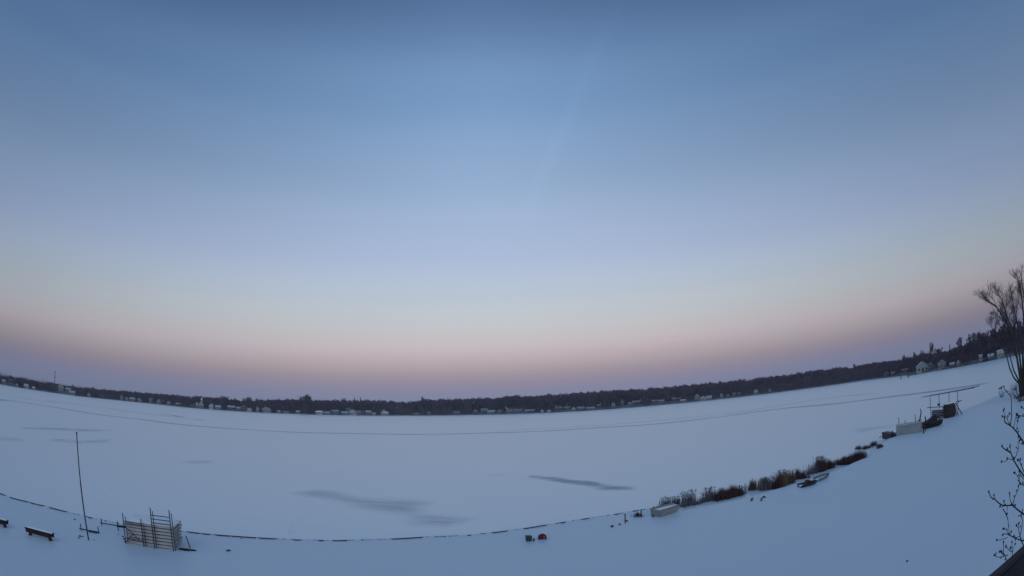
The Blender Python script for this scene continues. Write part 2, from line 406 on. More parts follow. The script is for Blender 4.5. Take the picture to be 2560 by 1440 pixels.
def patch(px_poly, amp, z=.008, soft=2.0, res=46, seed=0, streak=1.0, name='bare_ice'):
    P = [W(x, y, z) for x, y in px_poly]
    xs = [p.x for p in P]; ys = [p.y for p in P]; pad = soft
    x0, x1, y0, y1 = min(xs)-pad, max(xs)+pad, min(ys)-pad, max(ys)+pad
    n = len(P); pts = [(p.x, p.y) for p in P]+[(P[0].x, P[0].y)]
    v = []; a = []
    for i in range(res+1):
        for j in range(res+1):
            X = x0+(x1-x0)*i/res; Y = y0+(y1-y0)*j/res
            wob = noise.noise(Vector((X*.25/max(.3, soft*.5), Y*.25/max(.3, soft*.5), seed)))*soft*.9
            inside = False; k = n-1
            for q in range(n):
                if (P[q].y > Y) != (P[k].y > Y) and X < (P[k].x-P[q].x)*(Y-P[q].y)/(P[k].y-P[q].y)+P[q].x: inside = not inside
                k = q
            d = abs(seg_d(X, Y, pts))*(1 if inside else -1)+wob*.5
            t = max(0, min(1, d/soft+.5)); border = min(i, j, res-i, res-j)/3
            v.append((X, Y, z if border > 0 else .0008)); a.append(amp*t*t*(3-2*t)*min(1, border))
    m_ = res+1
    f = [(i*m_+j, (i+1)*m_+j, (i+1)*m_+j+1, i*m_+j+1) for i in range(res) for j in range(res)]
    o = npmesh(name, v, f, M['crust'], smooth=True); tag(o, kind='structure'); attr(o, a); return o
patch([(1285,1189),(1340,1189),(1400,1193),(1450,1203),(1510,1210),(1560,1217),(1578,1224),(1520,1224),(1470,1216),(1420,1207),(1350,1196)], 1.0, .010, 1.4, 110, 1)
patch([(745,1232),(790,1226),(880,1240),(1000,1250),(1060,1258),(1060,1285),(1150,1300),(1120,1314),(1060,1308),(1040,1290),(960,1280),(880,1262),(800,1245)], .52, .012, 2.6, 90, 2)
patch([(140,1097),(200,1101),(275,1098),(265,1106),(200,1108),(120,1103)], .42, .010, 2.0, 60, 3)
patch([(60,1068),(160,1070),(240,1074),(290,1076),(240,1079),(140,1075),(60,1072)], .50, .012, 1.8, 60, 4)
patch([(450,1153),(500,1151),(535,1151),(520,1158),(470,1160)], .34, .010, 1.2, 40, 5)
patch([(1200,1186),(1260,1182),(1290,1188),(1240,1192)], .12, .014, 1.5, 40, 6)
patch([(-60,1090),(40,1095),(60,1100),(-60,1104)], .3, .010, 2, 40, 7)
patch([(2140,1072),(2200,1066),(2240,1060),(2225,1070),(2150,1080)], .3, .010, 1.6, 40, 8)

# footprints: raised snow lumps, shaped so their shading reads as a line of steps
rnd = random.Random(5)
mb = MB()
line = [(832,1256),(812,1264),(790,1270),(775,1277),(760,1286),(752,1298),(738,1312),(728,1326),(722,1336)]
for (x0, y0), (x1, y1) in zip(line[:-1], line[1:]):
    for k in range(4):
        t = (k+rnd.random()*.5)/4; p = W(x0+(x1-x0)*t+rnd.uniform(-6, 6), y0+(y1-y0)*t+rnd.uniform(-2, 2), 0)
        for a in range(5):
            th = rnd.random()*6.28
            mb.blob(p+Vector((math.cos(th)*.16, math.sin(th)*.1, .0)), (rnd.uniform(.03, .07), rnd.uniform(.03, .06), rnd.uniform(.03, .07)), 4, 7)
for x, y in [(265,1223),(268,1226),(850,1180),(905,1181),(1215,1240),(1030,1205)]:
    for a in range(5): mb.blob(W(x+rnd.uniform(-6, 6), y+rnd.uniform(-1, 1), 0), (.15, .1, .07), 4, 7)
fp = mb.build('footprints', M['snowcap'], smooth=True); tag(fp, kind='structure')

# ------------------------------------------------------------ seawall along the near shore
wallpx = [(-60,1210),(0,1234),(10,1238),(18,1241),(28,1245),(72,1256),(90,1261),(110,1265),(124,1269),(162,1279),(250,1300),(310,1312),(470,1330),(500,1334),(600,1342),(680,1347),(750,1350.5),(840,1352),(870,1351.5),(920,1350),(980,1348),
          (1055,1343.5),(1170,1339),(1250,1330),(1310,1322),(1362,1313.5),(1440,1301),(1490,1293),(1540,1286),(1600,1275.5),(1640,1270)]
wt = thing('seawall', (0, 0, 0), 0, 'long dark low timber seawall capped with patchy snow between the yard and the frozen lake', 'seawall')
sm = MB(); capw = MB(); snowm = MB()
wp = [W(x, y, .50) for x, y in wallpx]
exposed = [(0,12),(26,72),(76,91),(94,112),(124,164),(224,231),(470,500),(506,525),(540,575),(580,640),(648,690),(735,752),(796,808),(832,870),(980,1056),(1168,1174),(1232,1268),(1308,1364),(1400,1412),(1455,1472),(1536,1545),(1582,1596)]
for i in range(len(wp)-1):
    a, b = wp[i], wp[i+1]; m_ = (a+b)/2; L_ = (b-a).length; rz = math.atan2(b.y-a.y, b.x-a.x)
    sm.box((m_.x, m_.y, .16), (L_+.02, .08, .64), rz)
    n_ = max(1, int(L_/2.4))
    for k in range(n_):
        p = a+(b-a)*((k+.5)/n_); capw.box((p.x, p.y, .505+.004*(k % 2)), (L_/n_-.012, .10, .05), rz)
# snow lying over the cap except where it has blown clear; thin dips imitate a shaded line between
step = 2
x = -60
def wy(px): return float(np.interp(px, [a for a, b in wallpx], [b for a, b in wallpx]))
cur = []
while x < 1640:
    e_ = min([max(a-x, x-b) for a, b in exposed])                       # below 0 where the cap shows
    p = W(x, wy(x), .50); q = W(x+step, wy(x+step), .50); d = (q-p).normalized(); u = Vector((-d.y, d.x, 0))
    t_ = max(0, min(1, (e_+2+2.5*noise.noise(Vector((x*.11, 3, 0))))/5)); h = -.035+.022*noise.noise(Vector((x*.31, 1, 5)))+.043*t_*(1+.9*noise.noise(Vector((x*.07, 9, 0))))+.020*t_*noise.noise(Vector((x*.23, 2, 7)))
    gz = yard_z(p.x-u.x*.5, p.y-u.y*.5)
    cur.append([p+u*.20+Vector((0, 0, -.10)), p+u*.13+Vector((0, 0, h+.012)), p+u*.03+Vector((0, 0, .03+h)), p-u*.065+Vector((0, 0, .020+h)),
                p-u*.20+Vector((0, 0, min(.0, h+.0)-.01)), Vector((p.x-u.x*.45, p.y-u.y*.45, min(gz, .5)-.02))])
    x += step
v = [q for r in cur for q in r]; n = 6
f = [(i*n+j, (i+1)*n+j, (i+1)*n+j+1, i*n+j+1) for i in range(len(cur)-1) for j in range(n-1)]
sm.build('wall_boards', M['woodd'], wt); capw.build('cap_board', M['black'], wt)  # black cap stands for the board and the shadow along the wall face
o = npmesh('snow_cap', v, [tuple(reversed(k)) for k in f], M['snow'], wt, smooth=True); attr(o, np.zeros(len(v)))

# ------------------------------------------------------------ small things in the yard, left
def post(name, x, y, ytop, r, label, cat, m='steel', group=None, lean=(0, 0)):
    b = WG(x, y); h = htop(b, ytop)
    mb = MB().bar((0, 0, -.25), (lean[0]*h, lean[1]*h, h), r, r, 10)
    o = mb.build(name, M[m]); o.location = b; tag(o, label, cat, group); return o
b = WG(222, 1350); h = htop(b, 1085)
t = thing('tall_pole', b, 0, 'very tall thin dark pole standing in the snow at the left', 'pole')
topx = at(196, 1085, 1).xyz
MB().bar((0, 0, -.3), (-.12, 0, h*.55), .038, .034, 10).bar((-.12, 0, h*.55), (-.20, 0, h), .030, .026, 10).build('shaft', M['steel'], t)
MB().blob((-.20, 0, h+.02), (.05, .05, .06)).build('finial', M['steel'], t)
def low_frame(px, label, dark=None, group='low pipe frames by the tall pole'):
    (x0, y0, t0), (x1, y1, t1), yb0, yb1 = px
    a = WG(x0, y0); b = WG(x1, y1); t = thing('pipe_frame', a, 0, label, 'pipe frame', group)
    a_ = Vector((0, 0, 0)); b_ = b-a
    MB().bar(a_+Vector((0, 0, -.2)), a_+Vector((0, 0, htop(a, t0))), .028, n=8).build('leg', M['steel'], t)
    MB().bar(b_+Vector((0, 0, -.2)), b_+Vector((0, 0, htop(b, t1))), .028, n=8).build('leg', M['steel'], t)
    za, zb = htop(a, yb0), htop(b, yb1)
    d = (b_-a_).normalized()
    p0 = a_+Vector((0, 0, za)); p1 = b_+Vector((0, 0, zb))
    MB().bar(p0-d*.1, p1+d*.05, .03, n=8).build('crossbar', M['steel'], t)
    return t, p0, p1, d
t, p0, p1, d = low_frame([(203,1326,1309),(247,1334,1317),1322,1331], 'low pipe frame with two short posts crossing the foot of the tall pole')
MB().box(p1-d*.35+Vector((0, 0, -.03)), (.5, .16, .12), math.atan2(d.y, d.x)).build('foot_plate', M['steel'], t, .01)
t, p0, p1, d = low_frame([(255,1315,1297),(296,1325,1303),1308,1314], 'low pipe frame between the tall pole and the timber stack')
MB().box(p1+d*.25+Vector((0, 0, .0)), (.55, .2, .1), math.atan2(d.y, d.x)+.3).build('foot_plate', M['steel'], t, .01)

def bench(pa, pb, label):
    a = WG(*pa); b = WG(*pb); L_ = (b-a).length; rz = math.atan2(b.y-a.y, b.x-a.x)
    t = thing('bench', (a+b)/2, rz, label, 'bench', 'dark benches in the snow at the left')
    MB().box((0, 0, .36), (L_+.22, .34, .06)).build('seat', M['woodb'], t, .01)
    for y_ in (-.14, .14): MB().box((0, y_, .245), (L_+.14, .04, .17)).build('apron', M['woodb'], t, .005)
    for s in (-1, 1):
        MB().box((s*(L_/2-.12), -.05, .10), (.10, .12, .38), m=Matrix.Rotation(s*-.22, 3, 'Y')).box((s*(L_/2-.12), .05, .10), (.10, .14, .40), m=Matrix.Rotation(s*-.22, 3, 'Y')).build('leg', M['woodd'], t, .005)
    rr = random.Random(int(pa[0])+200); mb = MB()
    n = 14; rings = []
    for i in range(n+1):
        k = -1+2*i/n; hh = .045*(1-abs(k)**6)*(1+rr.uniform(-.3, .2))+.008
        X = k*(L_/2+.10)
        rings.append([Vector((X, -.135, .391)), Vector((X, -.10, .391+hh*.6)), Vector((X, 0, .391+hh*.7)), Vector((X, .12, .391+hh*.6)), Vector((X, .155, .391))])
    mb.loft(rings).build('snow_cap', M['snowcap'], t, smooth=True)
bench((72,1337), (131,1353), 'dark bench with snow on its seat, the whole one standing beyond the cut-off bench')
bench((-46,1302), (17,1320), 'dark bench cut off by the left edge of the picture')

# ---- stack of dock sections with leg frames leaning on it
A = WG(320, 1357); B = WG(440, 1376); C = WG(468, 1369)
ux = (B-A); ux.z = 0; SL = ux.length; ux.normalize(); uy_ = Vector((-ux.y, ux.x, 0)); SWD = 1.6
SH_ = htop(B, 1318); NL = 7; lay = SH_/NL
rz = math.atan2(ux.y, ux.x)
names = ['lowest pale dock section of the stack, resting on the snow', 'second dock section from the bottom of the pale timber stack', 'third dock section from the bottom of the pale timber stack',
         'middle dock section of the seven in the pale timber stack', 'third dock section from the top of the pale timber stack', 'second dock section from the top of the pale timber stack',
         'topmost dock section of the pale timber stack, under its snow']
protod = None
for k in range(NL):
    off = rnd.uniform(-.05, .05); base = (A+B)/2+uy_*(SWD/2)+ux*off; base = Vector((base.x, base.y, .46+k*lay))
    t = thing('dock_section', base, rz+rnd.uniform(-.012, .012), names[k], 'dock section', 'dock sections stacked in the yard')
    if protod is None:
        mb = MB(); nb = 19
        for i in range(nb): mb.box((-SL/2+(i+.5)*SL/nb, 0, lay-.022), (SL/nb-.010, SWD, .04))
        prs = [('deck', mb.build('deck', M['wood'], t))]
        for s in (-1, -.35, .35, 1):
            prs.append(('s', MB().box((0, s*(SWD/2-.05), .045+(lay-.087)/2), (SL-.02, .05, lay-.087)).build('stringer', M['wood'], t)))
        for s in (-1, 1):
            prs.append(('e', MB().box((s*(SL/2-.45), 0, lay*.5), (.04, SWD-.2, lay*.5)).build('cross_member', M['woodd'], t)))
        protod = t
    else:
        for ch in [c for c in prs]:
            c = ch[1].copy(); col.objects.link(c); c.parent = t
sn = MB(); rings = []
for i in range(13):
    k = -1+2*i/12; hh = .07*(1-abs(k)**8)+.01*rnd.random()+.006
    rings.append([Vector((k*SL/2*.99, y_, hh*(1-abs(y_/(SWD/2))**4*.8)+.0)) for y_ in np.linspace(-SWD/2*.98, SWD/2*.98, 7)])
    rings[-1] += [Vector((k*SL/2*.99, SWD/2*.98, -.004)), Vector((k*SL/2*.99, -SWD/2*.98, -.004))]
o = sn.loft(rings).build('snow_cap', M['snowcap'], t, smooth=True); o.location = (0, 0, lay-.008)
def leg_frame(xa, xb, out_, hts, rails, xbrace, label, up2=None, lean=.12):
    "xa, xb: photo columns of the two legs at the foot"
    fa = (xa-320)/120*SL; fb = (xb-320)/120*SL
    t = thing('leg_frame', A-uy_*out_, rz, label, 'dock leg frame', 'dock leg frames leaning on the timber stack')
    t.location.z = .47
    for f_, h_ in ((fa, hts[0]), (fb, hts[1])):
        for k, (dy, dh, r) in enumerate(((0, 0, .027), (.13, -.18, .022))):
            MB().bar((f_+dy*.55, dy, -.1), (f_+dy*.55-.02, lean+dy, h_+dh), r, n=8).build('leg', M['steel'], t)
    for rl in rails:
        MB().bar((fa, lean*rl/1.6, rl), (fb, lean*rl/1.6, rl), .022, n=8).build('rail', M['steel'], t)
    if xbrace:
        MB().bar((fa, .0, .95), (fb-.15, -.03, .30), .02, n=6).build('brace', M['steel'], t)
        MB().bar((fa+.02, -.03, .12), (fa+(fb-fa)*.55, -.045, .62), .02, n=6).build('brace', M['steel'], t)
hL = htop(A, 1281); 
leg_frame(318, 364, .20, (hL, hL*.90), (1.12, 1.02, .30), True, 'dark leg frame with crossed braces leaning on the left half of the timber stack')
leg_frame(391, 437, .22, (htop(WG(391,1368), 1268), htop(WG(437,1376), 1275)), (1.62, 1.44, 1.26), False, 'taller dark leg frame with three rails rising above the right half of the timber stack')
# odds and ends at the right foot of the stack
p = WG(462, 1375)
o = MB().blob((0, 0, .02), (.35, .12, .07), 5, 12, .25, rnd).blob((.3, .05, .02), (.3, .07, .04), 5, 10, .25, rnd).build('tarp', M['black'], smooth=True); o.location = p; o.rotation_euler.z = rz
tag(o, 'crumpled dark tarp lying at the right foot of the timber stack', 'tarp')
p = WG(476, 1371); q = WG(468, 1366); q.z += .55
o = MB().bar((0, 0, 0), q-p, .025, n=8).build('loose_pipe', M['steel']); o.location = p; tag(o, 'short dark pipe leaning on the right end of the timber stack', 'pipe')
def rock(x, y, s, label, group=None, m='rock', name='stone', cat='stone'):
    p = WG(x, y); r = random.Random(int(x*7+y))
    o = MB().blob((0, 0, s*.15), (s, s*.7, s*.6), 6, 9, .28, r).build(name, M[m]); o.location = p; o.rotation_euler.z = r.random()*3
    tag(o, label, cat, group); return o
for x, y, s, lb in [(572,1377,.10,'larger dark clod alone on the snow to the right of the timber stack'),(567,1378,.06,'tiny clod touching the lone larger clod right of the timber stack'),
    (187,1299,.07,'dark clod left of the tall pole, above the pipe frames'),(200,1341,.08,'dark clod on the snow just left of the foot of the tall pole'),(206,1342,.06,'clod nearest the foot of the tall pole'),
    (197,1346,.06,'lowest dark clod left of the foot of the tall pole'),(313,1355,.09,'lowest dark clod at the bottom left corner of the timber stack'),(307,1342,.07,'highest dark clod beside the left end of the timber stack'),
    (311,1348,.08,'middle dark clod beside the left end of the timber stack'),(235,1351,.04,'tiny clod on the snow right of the foot of the tall pole'),(294,1336,.04,'tiny clod below the right-hand pipe frame'),
    (603,1346,.05,'tiny clod just below the seawall right of the timber stack'),(2268,1403,.05,'tiny dark speck alone on the open snow at the lower right')]:
    rock(x, y, s, lb, 'clods poking out of the yard snow', name='clod', cat='clod')

# ---- green bucket and red domed tub
p = WG(1322, 1352); t = thing('green_bucket', p, .25, 'small square green bucket beside the red tub on the snow', 'bucket')
ring = lambda hw, z, sh=0: [Vector((-hw+sh, -hw, z)), Vector((hw+sh, -hw, z)), Vector((hw+sh, hw, z)), Vector((-hw+sh, hw, z))]
MB().loft([ring(.125, -.04), ring(.15, .27), ring(.135, .27), ring(.115, .05)]).build('body', M['green'], t, .008)
MB().box((0, 0, .283), (.31, .31, .022), m=Matrix.Rotation(.10, 3, 'Y')).build('lid', M['navy'], t, .006)
MB().prism([(-.05, -.03), (.05, -.03), (.0, .15)], (.17, -.12, 0), (.27, -.14, -.01)).build('flap', M['navy'], t)
p = WG(1356, 1347); t = thing('red_tub', p, math.atan2(-p.x, p.y), 'bright red round-topped tub half sunk in the snow by the green bucket', 'tub')
def arch(r, y, n=14, zb=-.03): return [Vector((r, y, zb))]+[Vector((r*math.cos(math.pi*i/n), y, .10+r*1.05*math.sin(math.pi*i/n))) for i in range(n+1)]+[Vector((-r, y, zb))]
MB().loft([arch(.19, -.15), arch(.21, -.12), arch(.21, .14), arch(.17, .19)]).build('shell', M['red'], t, .01)
MB().loft([arch(.222, -.17), arch(.222, -.115), arch(.205, -.115), arch(.205, -.17)], False).build('rim', M['maroon'], t)
MB().box((.10, -.156, .12), (.09, .012, .15)).build('panel', M['pink'], t, .01)
sn = MB().loft([[Vector((r_*math.cos(a), y, .10+r_*1.06*math.sin(a))) for a in np.linspace(.5, 2.64, 9)]+[Vector((.17*math.cos(a), y, .10+.2*math.sin(a))) for a in np.linspace(2.4, .74, 4)] for y, r_ in ((-.10, .215), (-.04, .24), (.08, .24), (.16, .2))]).build('snow_cap', M['snowcap'], t, smooth=True)

# ---- posts and stones by the end of the seawall
post('post', 1563, 1308, 1284, .035, 'short dark post standing alone where the seawall nears the reeds', 'post', 'black')
post('post', 1603, 1293, 1275, .035, 'short dark post beside dead brush left of the grey boat', 'post', 'black')
rock(1633, 1292, .09, 'dark round stone between the short post and the grey boat', m='black')
rock(1567, 1303, .10, 'dark stone at the foot of the lone short post')
rock(1549, 1312, .10, 'low grey stone left of the lone short post')
rock(1530, 1317, .13, 'flat snow-dusted stone furthest left of the short posts')
for x, y, s, lb in [(1881,1247,.10,'upper dark stone of the pair below the pointed grass tuft'),(1879,1252,.12,'lower dark stone of the pair below the pointed grass tuft'),(1904,1248,.10,'small stone touching the larger dark one below the arched grass tuft'),
                    (1910,1244,.15,'largest dark stone on the snow below the arched grass tuft'),(1903,1252,.09,'lowest dark stone below the arched grass tuft'),(2199,1119,.42,'flat dark stone lying inland below the black crate'),]:
    rock(x, y, s, lb)

# ---- grey flat-bottomed boat
a = WG(1656, 1292); b = WG(1700, 1279)
L_ = 1.8; ax = (b-a); ax.z = 0; ax.normalize(); rz = math.atan2(ax.y, ax.x)
t = thing('rowing_boat', a+ax*L_*.42+Vector((-ax.y, ax.x, 0))*.42, rz, 'small grey flat-bottomed boat filled with snow in front of the reeds', 'boat')
def hull(L_, Wd, H, bow=.45, tb=.015):
    out_, inn = [], []
    for k in np.linspace(0, 1, 9):
        X = -L_/2+L_*k; w_ = Wd/2*(1-(max(0, k-.45)/.55)**2*bow); zb = .0+.55*H*max(0, (k-.7)/.3)**2; zt = H*(1+.12*k*k)
        out_.append([Vector((X, -w_*.82, zb)), Vector((X, -w_, zt)), Vector((X, -w_+.03, zt)), Vector((X, -w_*.82+.03, zb+.03)), Vector((X, w_*.82-.03, zb+.03)), Vector((X, w_-.03, zt)), Vector((X, w_, zt)), Vector((X, w_*.82, zb))])
    return out_
hr = hull(L_, .95, .44)
mb = MB().loft(hr); 
mb.box((-L_/2, 0, .22), (.03, .80, .42))
mb.build('hull', M['alu'], t)
for s in (1, 6): MB().chain([r[s] for r in hr], .02, .02, 6).build('gunwale', M['steel'], t)
MB().loft([[Vector((r[0].x, r[2].y*.97, .34+.02*math.sin(i*2))), Vector((r[0].x, r[2].y*.4, .40)), Vector((r[0].x, r[5].y*.4, .41)), Vector((r[0].x, r[5].y*.97, .36)), Vector((r[0].x, 0, .2))] for i, r in enumerate(hr)]).build('snow_fill', M['snowcap'], t, smooth=True)

# ---- two small boats on the bank
def skiff(a_px, b_px, h, label, m, hump=None, tilt=0, wd=.7):
    a = WG(*a_px); b = WG(*b_px); ax = b-a; ax.z = 0; Ln = ax.length; ax.normalize(); rz = math.atan2(ax.y, ax.x)
    t = thing('small_boat', (a+b)/2+Vector((-ax.y, ax.x, 0))*wd*.4, rz, label, 'boat'); t.rotation_euler = (tilt, 0, rz)
    hr = hull(Ln, wd, h, .85)
    MB().loft(hr).build('hull', m, t)
    for s in (1, 6): MB().chain([r[s] for r in hr], .03, .03, 6).build('gunwale', M['black'], t)
    MB().loft([[Vector((r[0].x, r[2].y*.95, h*.55)), Vector((r[0].x, 0, h*.75)), Vector((r[0].x, r[5].y*.95, h*.55)), Vector((r[0].x, 0, h*.3))] for r in hr]).build('snow_fill', M['snowcap'], t, smooth=True)
    if hump:
        MB().loft([[Vector((x_, y_*.24, .02+h*.4+.36*math.sin(math.pi*q/8)*(1-.25*abs(y_)))) for q, x_ in enumerate(np.linspace(-.30, .34, 9)-.05)]+[Vector((.3, y_*.24, h*.4)), Vector((-.35, y_*.24, h*.4))] for y_ in (-1, -.5, .5, 1)]).build('seat_shell', M['maroon'], t, smooth=False)
    return t
skiff((2004,1220), (2047,1209), .20, 'dark blue boat with a rounded maroon seat, drawn up in front of the reeds', M['navy'], True)
skiff((2044,1205), (2076,1192), .24, 'low dinghy with dark rim and teal sides, right of the dark blue boat', M['teal'], None, .22, .5)

# ------------------------------------------------------------ reeds and tufts on the bank
def reeds(x0, x1, y, hpx, m, n, label, spread=.45, shape='fan', lean=.18, name='reed_clump', dark=False):
    r = random.Random(int(x0*13+y)); a = WG(x0, y+ (x1-x0)*.11); b = WG(x1, y-(x1-x0)*.11); c = (a+b)/2; ax = b-a; ax.z = 0
    H = htop(WG((x0+x1)/2, y), y-hpx)
    v, f = [], []
    for i in range(n):
        u = r.uniform(-.5, .5); p = ax*u+Vector((r.gauss(0, .12), r.gauss(0, spread*.6), 0)); 
        gz = yard_z(c.x+p.x, c.y+p.y)-c.z-.04
        if shape == 'point': h_ = H*(1-1.7*abs(u-.08))*r.uniform(.8, 1); 
        elif shape == 'mound': h_ = H*(1-(2*u)**2*.55)*r.uniform(.55, 1)
        else: h_ = H*r.uniform(.35, 1)**.8
        if shape == 'arch': lx = .55*h_; 
        else: lx = 0
        th = r.random()*6.28; ln = r.gauss(0, lean)*h_; 
        top = p+Vector((math.cos(th)*ln+lx*.7, math.sin(th)*ln, gz+h_)); midp = p+(top-p)*.55+Vector((-lx*.25, 0, h_*.06)); midp.z = gz+h_*.6
        if shape == 'arch' and r.random() < .7: top.z -= .25*h_; midp.z = gz+h_*.85
        wv = Vector((math.cos(th+1.5), math.sin(th+1.5), 0))*r.uniform(.006, .014)
        p = Vector((p.x, p.y, gz)); o = len(v)
        v += [p-wv, p+wv, midp+wv, midp-wv, top]
        f += [(o, o+1, o+2, o+3), (o+3, o+2, o+4, o+4)]
        if shape in ('fan', 'tall') and r.random() < .35:                # seed head
            o = len(v); hd = r.uniform(.05, .12); w2 = Vector((math.cos(th), math.sin(th), 0))*.022
            v += [top-w2, top+w2, top+w2*.6+Vector((0, 0, hd)), top-w2*.6+Vector((0, 0, hd))]; f += [(o, o+1, o+2, o+3)]
            o = len(v); w2 = Vector((-w2.y, w2.x, 0))
            v += [top-w2, top+w2, top+w2*.6+Vector((0, 0, hd)), top-w2*.6+Vector((0, 0, hd))]; f += [(o, o+1, o+2, o+3)]
    me = bpy.data.meshes.new(name); me.from_pydata([tuple(q) for q in v], [], [tuple(dict.fromkeys(k)) for k in f]); me.materials.append(M[m])
    o = bpy.data.objects.new(name, me); col.objects.link(o); o.location = c
    tag(o, label, 'reeds', 'reed clumps along the bank'); return o
RE = [(1736,1748,1262,14,'greyreed',60,'few low stalks bridging the gap right of the bushy grey reeds','mound'),
 (1916,1930,1224,20,'greyreed',70,'thin pale stalks between the arched tuft and the purplish reeds','mound'),
 (1641,1656,1279,20,'greyreed',60,'sparse pale reeds at the left end of the bank, left of the grey boat','fan'),
 (1656,1676,1271,26,'greyreed',120,'grey reeds standing behind the left end of the grey boat','fan'),
 (1680,1700,1267,24,'redbrown',100,'thin reddish reeds behind the right end of the grey boat','fan'),
 (1704,1736,1266,36,'greyreed',170,'bushy grey reeds with upright heads just right of the grey boat','fan'),
 (1744,1764,1258,18,'greyreed',70,'small faint grey reed clump in the gap before the wide brown reeds','mound'),
 (1760,1786,1253,32,'greyreed',150,'thin upright reeds at the left edge of the wide brown bed','tall'),
 (1786,1822,1250,33,'brown',420,'dense brown reeds forming the left half of the wide bed','mound'),
 (1816,1852,1243,34,'brown',420,'dense brown reeds forming the right half of the wide bed','mound'),
 (1850,1866,1236,22,'greyreed',60,'loose pale stalks at the right edge of the wide brown bed','fan'),
 (1872,1890,1226,34,'tan',190,'pointed tuft of tan grass standing alone above two small stones','point'),
 (1898,1916,1226,36,'greyreed',220,'grey grass tuft arching over to the right, above the dark stones','arch'),
 (1929,1945,1221,32,'redbrown',150,'purplish reeds left of the tallest tan clump','tall'),
 (1944,1962,1217,42,'tan',230,'tallest tan reeds with spiky heads near the dark blue boat','tall'),
 (1960,1984,1210,32,'tan',230,'tan reeds just right of the tallest clump','fan'),
 (1984,2002,1199,32,'redbrown',230,'cone-shaped red-brown tuft directly behind the dark blue boat','point'),
 (2001,2019,1197,26,'redbrown',150,'smaller red-brown tuft behind the seat of the dark blue boat','point'),
 (2018,2042,1186,24,'greyreed',120,'thin branching stalks behind the tipped teal dinghy','fan'),
 (2040,2062,1180,36,'brown',300,'tall brown reeds rising behind the tipped teal dinghy','tall'),
 (2060,2083,1173,28,'brown',280,'brown reeds just above the right tip of the tipped teal dinghy','mound'),
 (2083,2098,1163,17,'greyreed',120,'low grey reeds in the gap before the dark mound of reeds','mound'),
 (2096,2130,1160,26,'brown',460,'left half of the dark rounded mound of matted reeds','mound'),
 (2124,2161,1149,28,'brown',520,'right half of the dark rounded mound of matted reeds','mound'),
 (1590,1602,1290,11,'redbrown',90,'small clump of dead brush at the foot of the short post','mound'),
 (2140,2152,1124,14,'brown',130,'left pointed dark tuft above the mound of reeds','point'),
 (2156,2166,1124,14,'brown',100,'right pointed dark tuft above the mound of reeds','point'),
 (2164,2178,1121,11,'brown',110,'lower of two tiny dark tufts right of the mound of reeds','mound'),
 (2177,2190,1115,16,'brown',130,'upper of two tiny dark tufts right of the mound of reeds','mound')]
for x0, x1, y, h, m, n, lb, shp in RE:
    reeds(x0, x1, y, h*1.1, m, int(n*1.8), lb, .4, shp, {'tall': .08, 'fan': .2, 'mound': .2, 'point': .05, 'arch': .03}[shp])

# ------------------------------------------------------------ things beached on the right bank
def frame_at(a_px, b_px):
    a = WG(*a_px); b = WG(*b_px); ax = b-a; ax.z = 0; L_ = ax.length; ax.normalize(); return a, b, ax, Vector((-ax.y, ax.x, 0)), L_, math.atan2(ax.y, ax.x)
a, b, ax, pn, L_, rz = frame_at((2206,1101), (2228,1094))
t = thing('storage_crate', (a+b)/2+pn*.3, rz, 'black low crate with a sloping end at the left of the beached docks', 'crate')
H = .62
MB().prism([(-.35, 0), (.35, 0), (.35, H), (-.35, H*.96)], (-L_/2, 0, -.05), (L_/2, 0, -.05)).build('body', M['black'], t, .02)
MB().box((0, 0, H+.0), (L_+.06, .76, .06)).build('lid', M['steel'], t, .01)
MB().bar((-L_/2-.45, -.5, .05), (-L_/2, -.5, .22), .05, n=6).build('skid', M['black'], t)
post('post', 2231, 1093, 1077, .07, 'short dark tapered post between the black crate and the long pale float', 'post', 'black')
a, b, ax, pn, L_, rz = frame_at((2241,1090), (2305,1080))
FH = htop(a, 1064)
t = thing('dock_float', (a+b)/2+pn*.55, rz, 'long pale grey dock float standing on the bank, boxy and smooth', 'dock float')
MB().box((0, 0, FH/2-.06), (L_, 1.1, FH-.02)).build('body', M['plas'], t, .05)
MB().box((0, 0, FH-.04), (L_+.06, 1.2, .09)).build('deck', M['wood'], t, .01)
for s in (-1, 1): MB().box((s*(L_/2-.03), -.57, FH*.5), (.10, .06, FH*.9)).build('corner_strip', M['plas'], t, .01)
for s in (-.2, .2): MB().bar((L_*.5+.02, s, .3), (L_*.5+.02, s, FH*.85), .10, n=8).build('end_bracket', M['black'], t)
zt = FH
for k, yt in ((.10, 1051), (.34, 1056), (.75, 1044)):
    x_ = 2241+64*k; hh = {.10: .75, .34: .35, .75: .80}[k]
    MB().bar((-L_/2+L_*k, .2, zt), (-L_/2+L_*k, .2, zt+hh), .035, n=8).build('stanchion', M['steel'], t)
MB().chain([Vector((L_*.36, .25, zt)), Vector((L_*.43, .25, zt+.1)), Vector((L_*.46, .25, zt+.55)), Vector((L_*.49, .25, zt+.85)), Vector((L_*.47, .25, zt+1.25))], .09, .05, 8).build('ladder_handle', M['steel'], t)
post('post', 2314, 1077, 1041, .07, 'stout dark post between the pale dock float and the round-ended boat', 'post', 'black')
post('post', 2309, 1083, 1064, .08, 'short dark stake at the right end of the pale dock float', 'post', 'black')
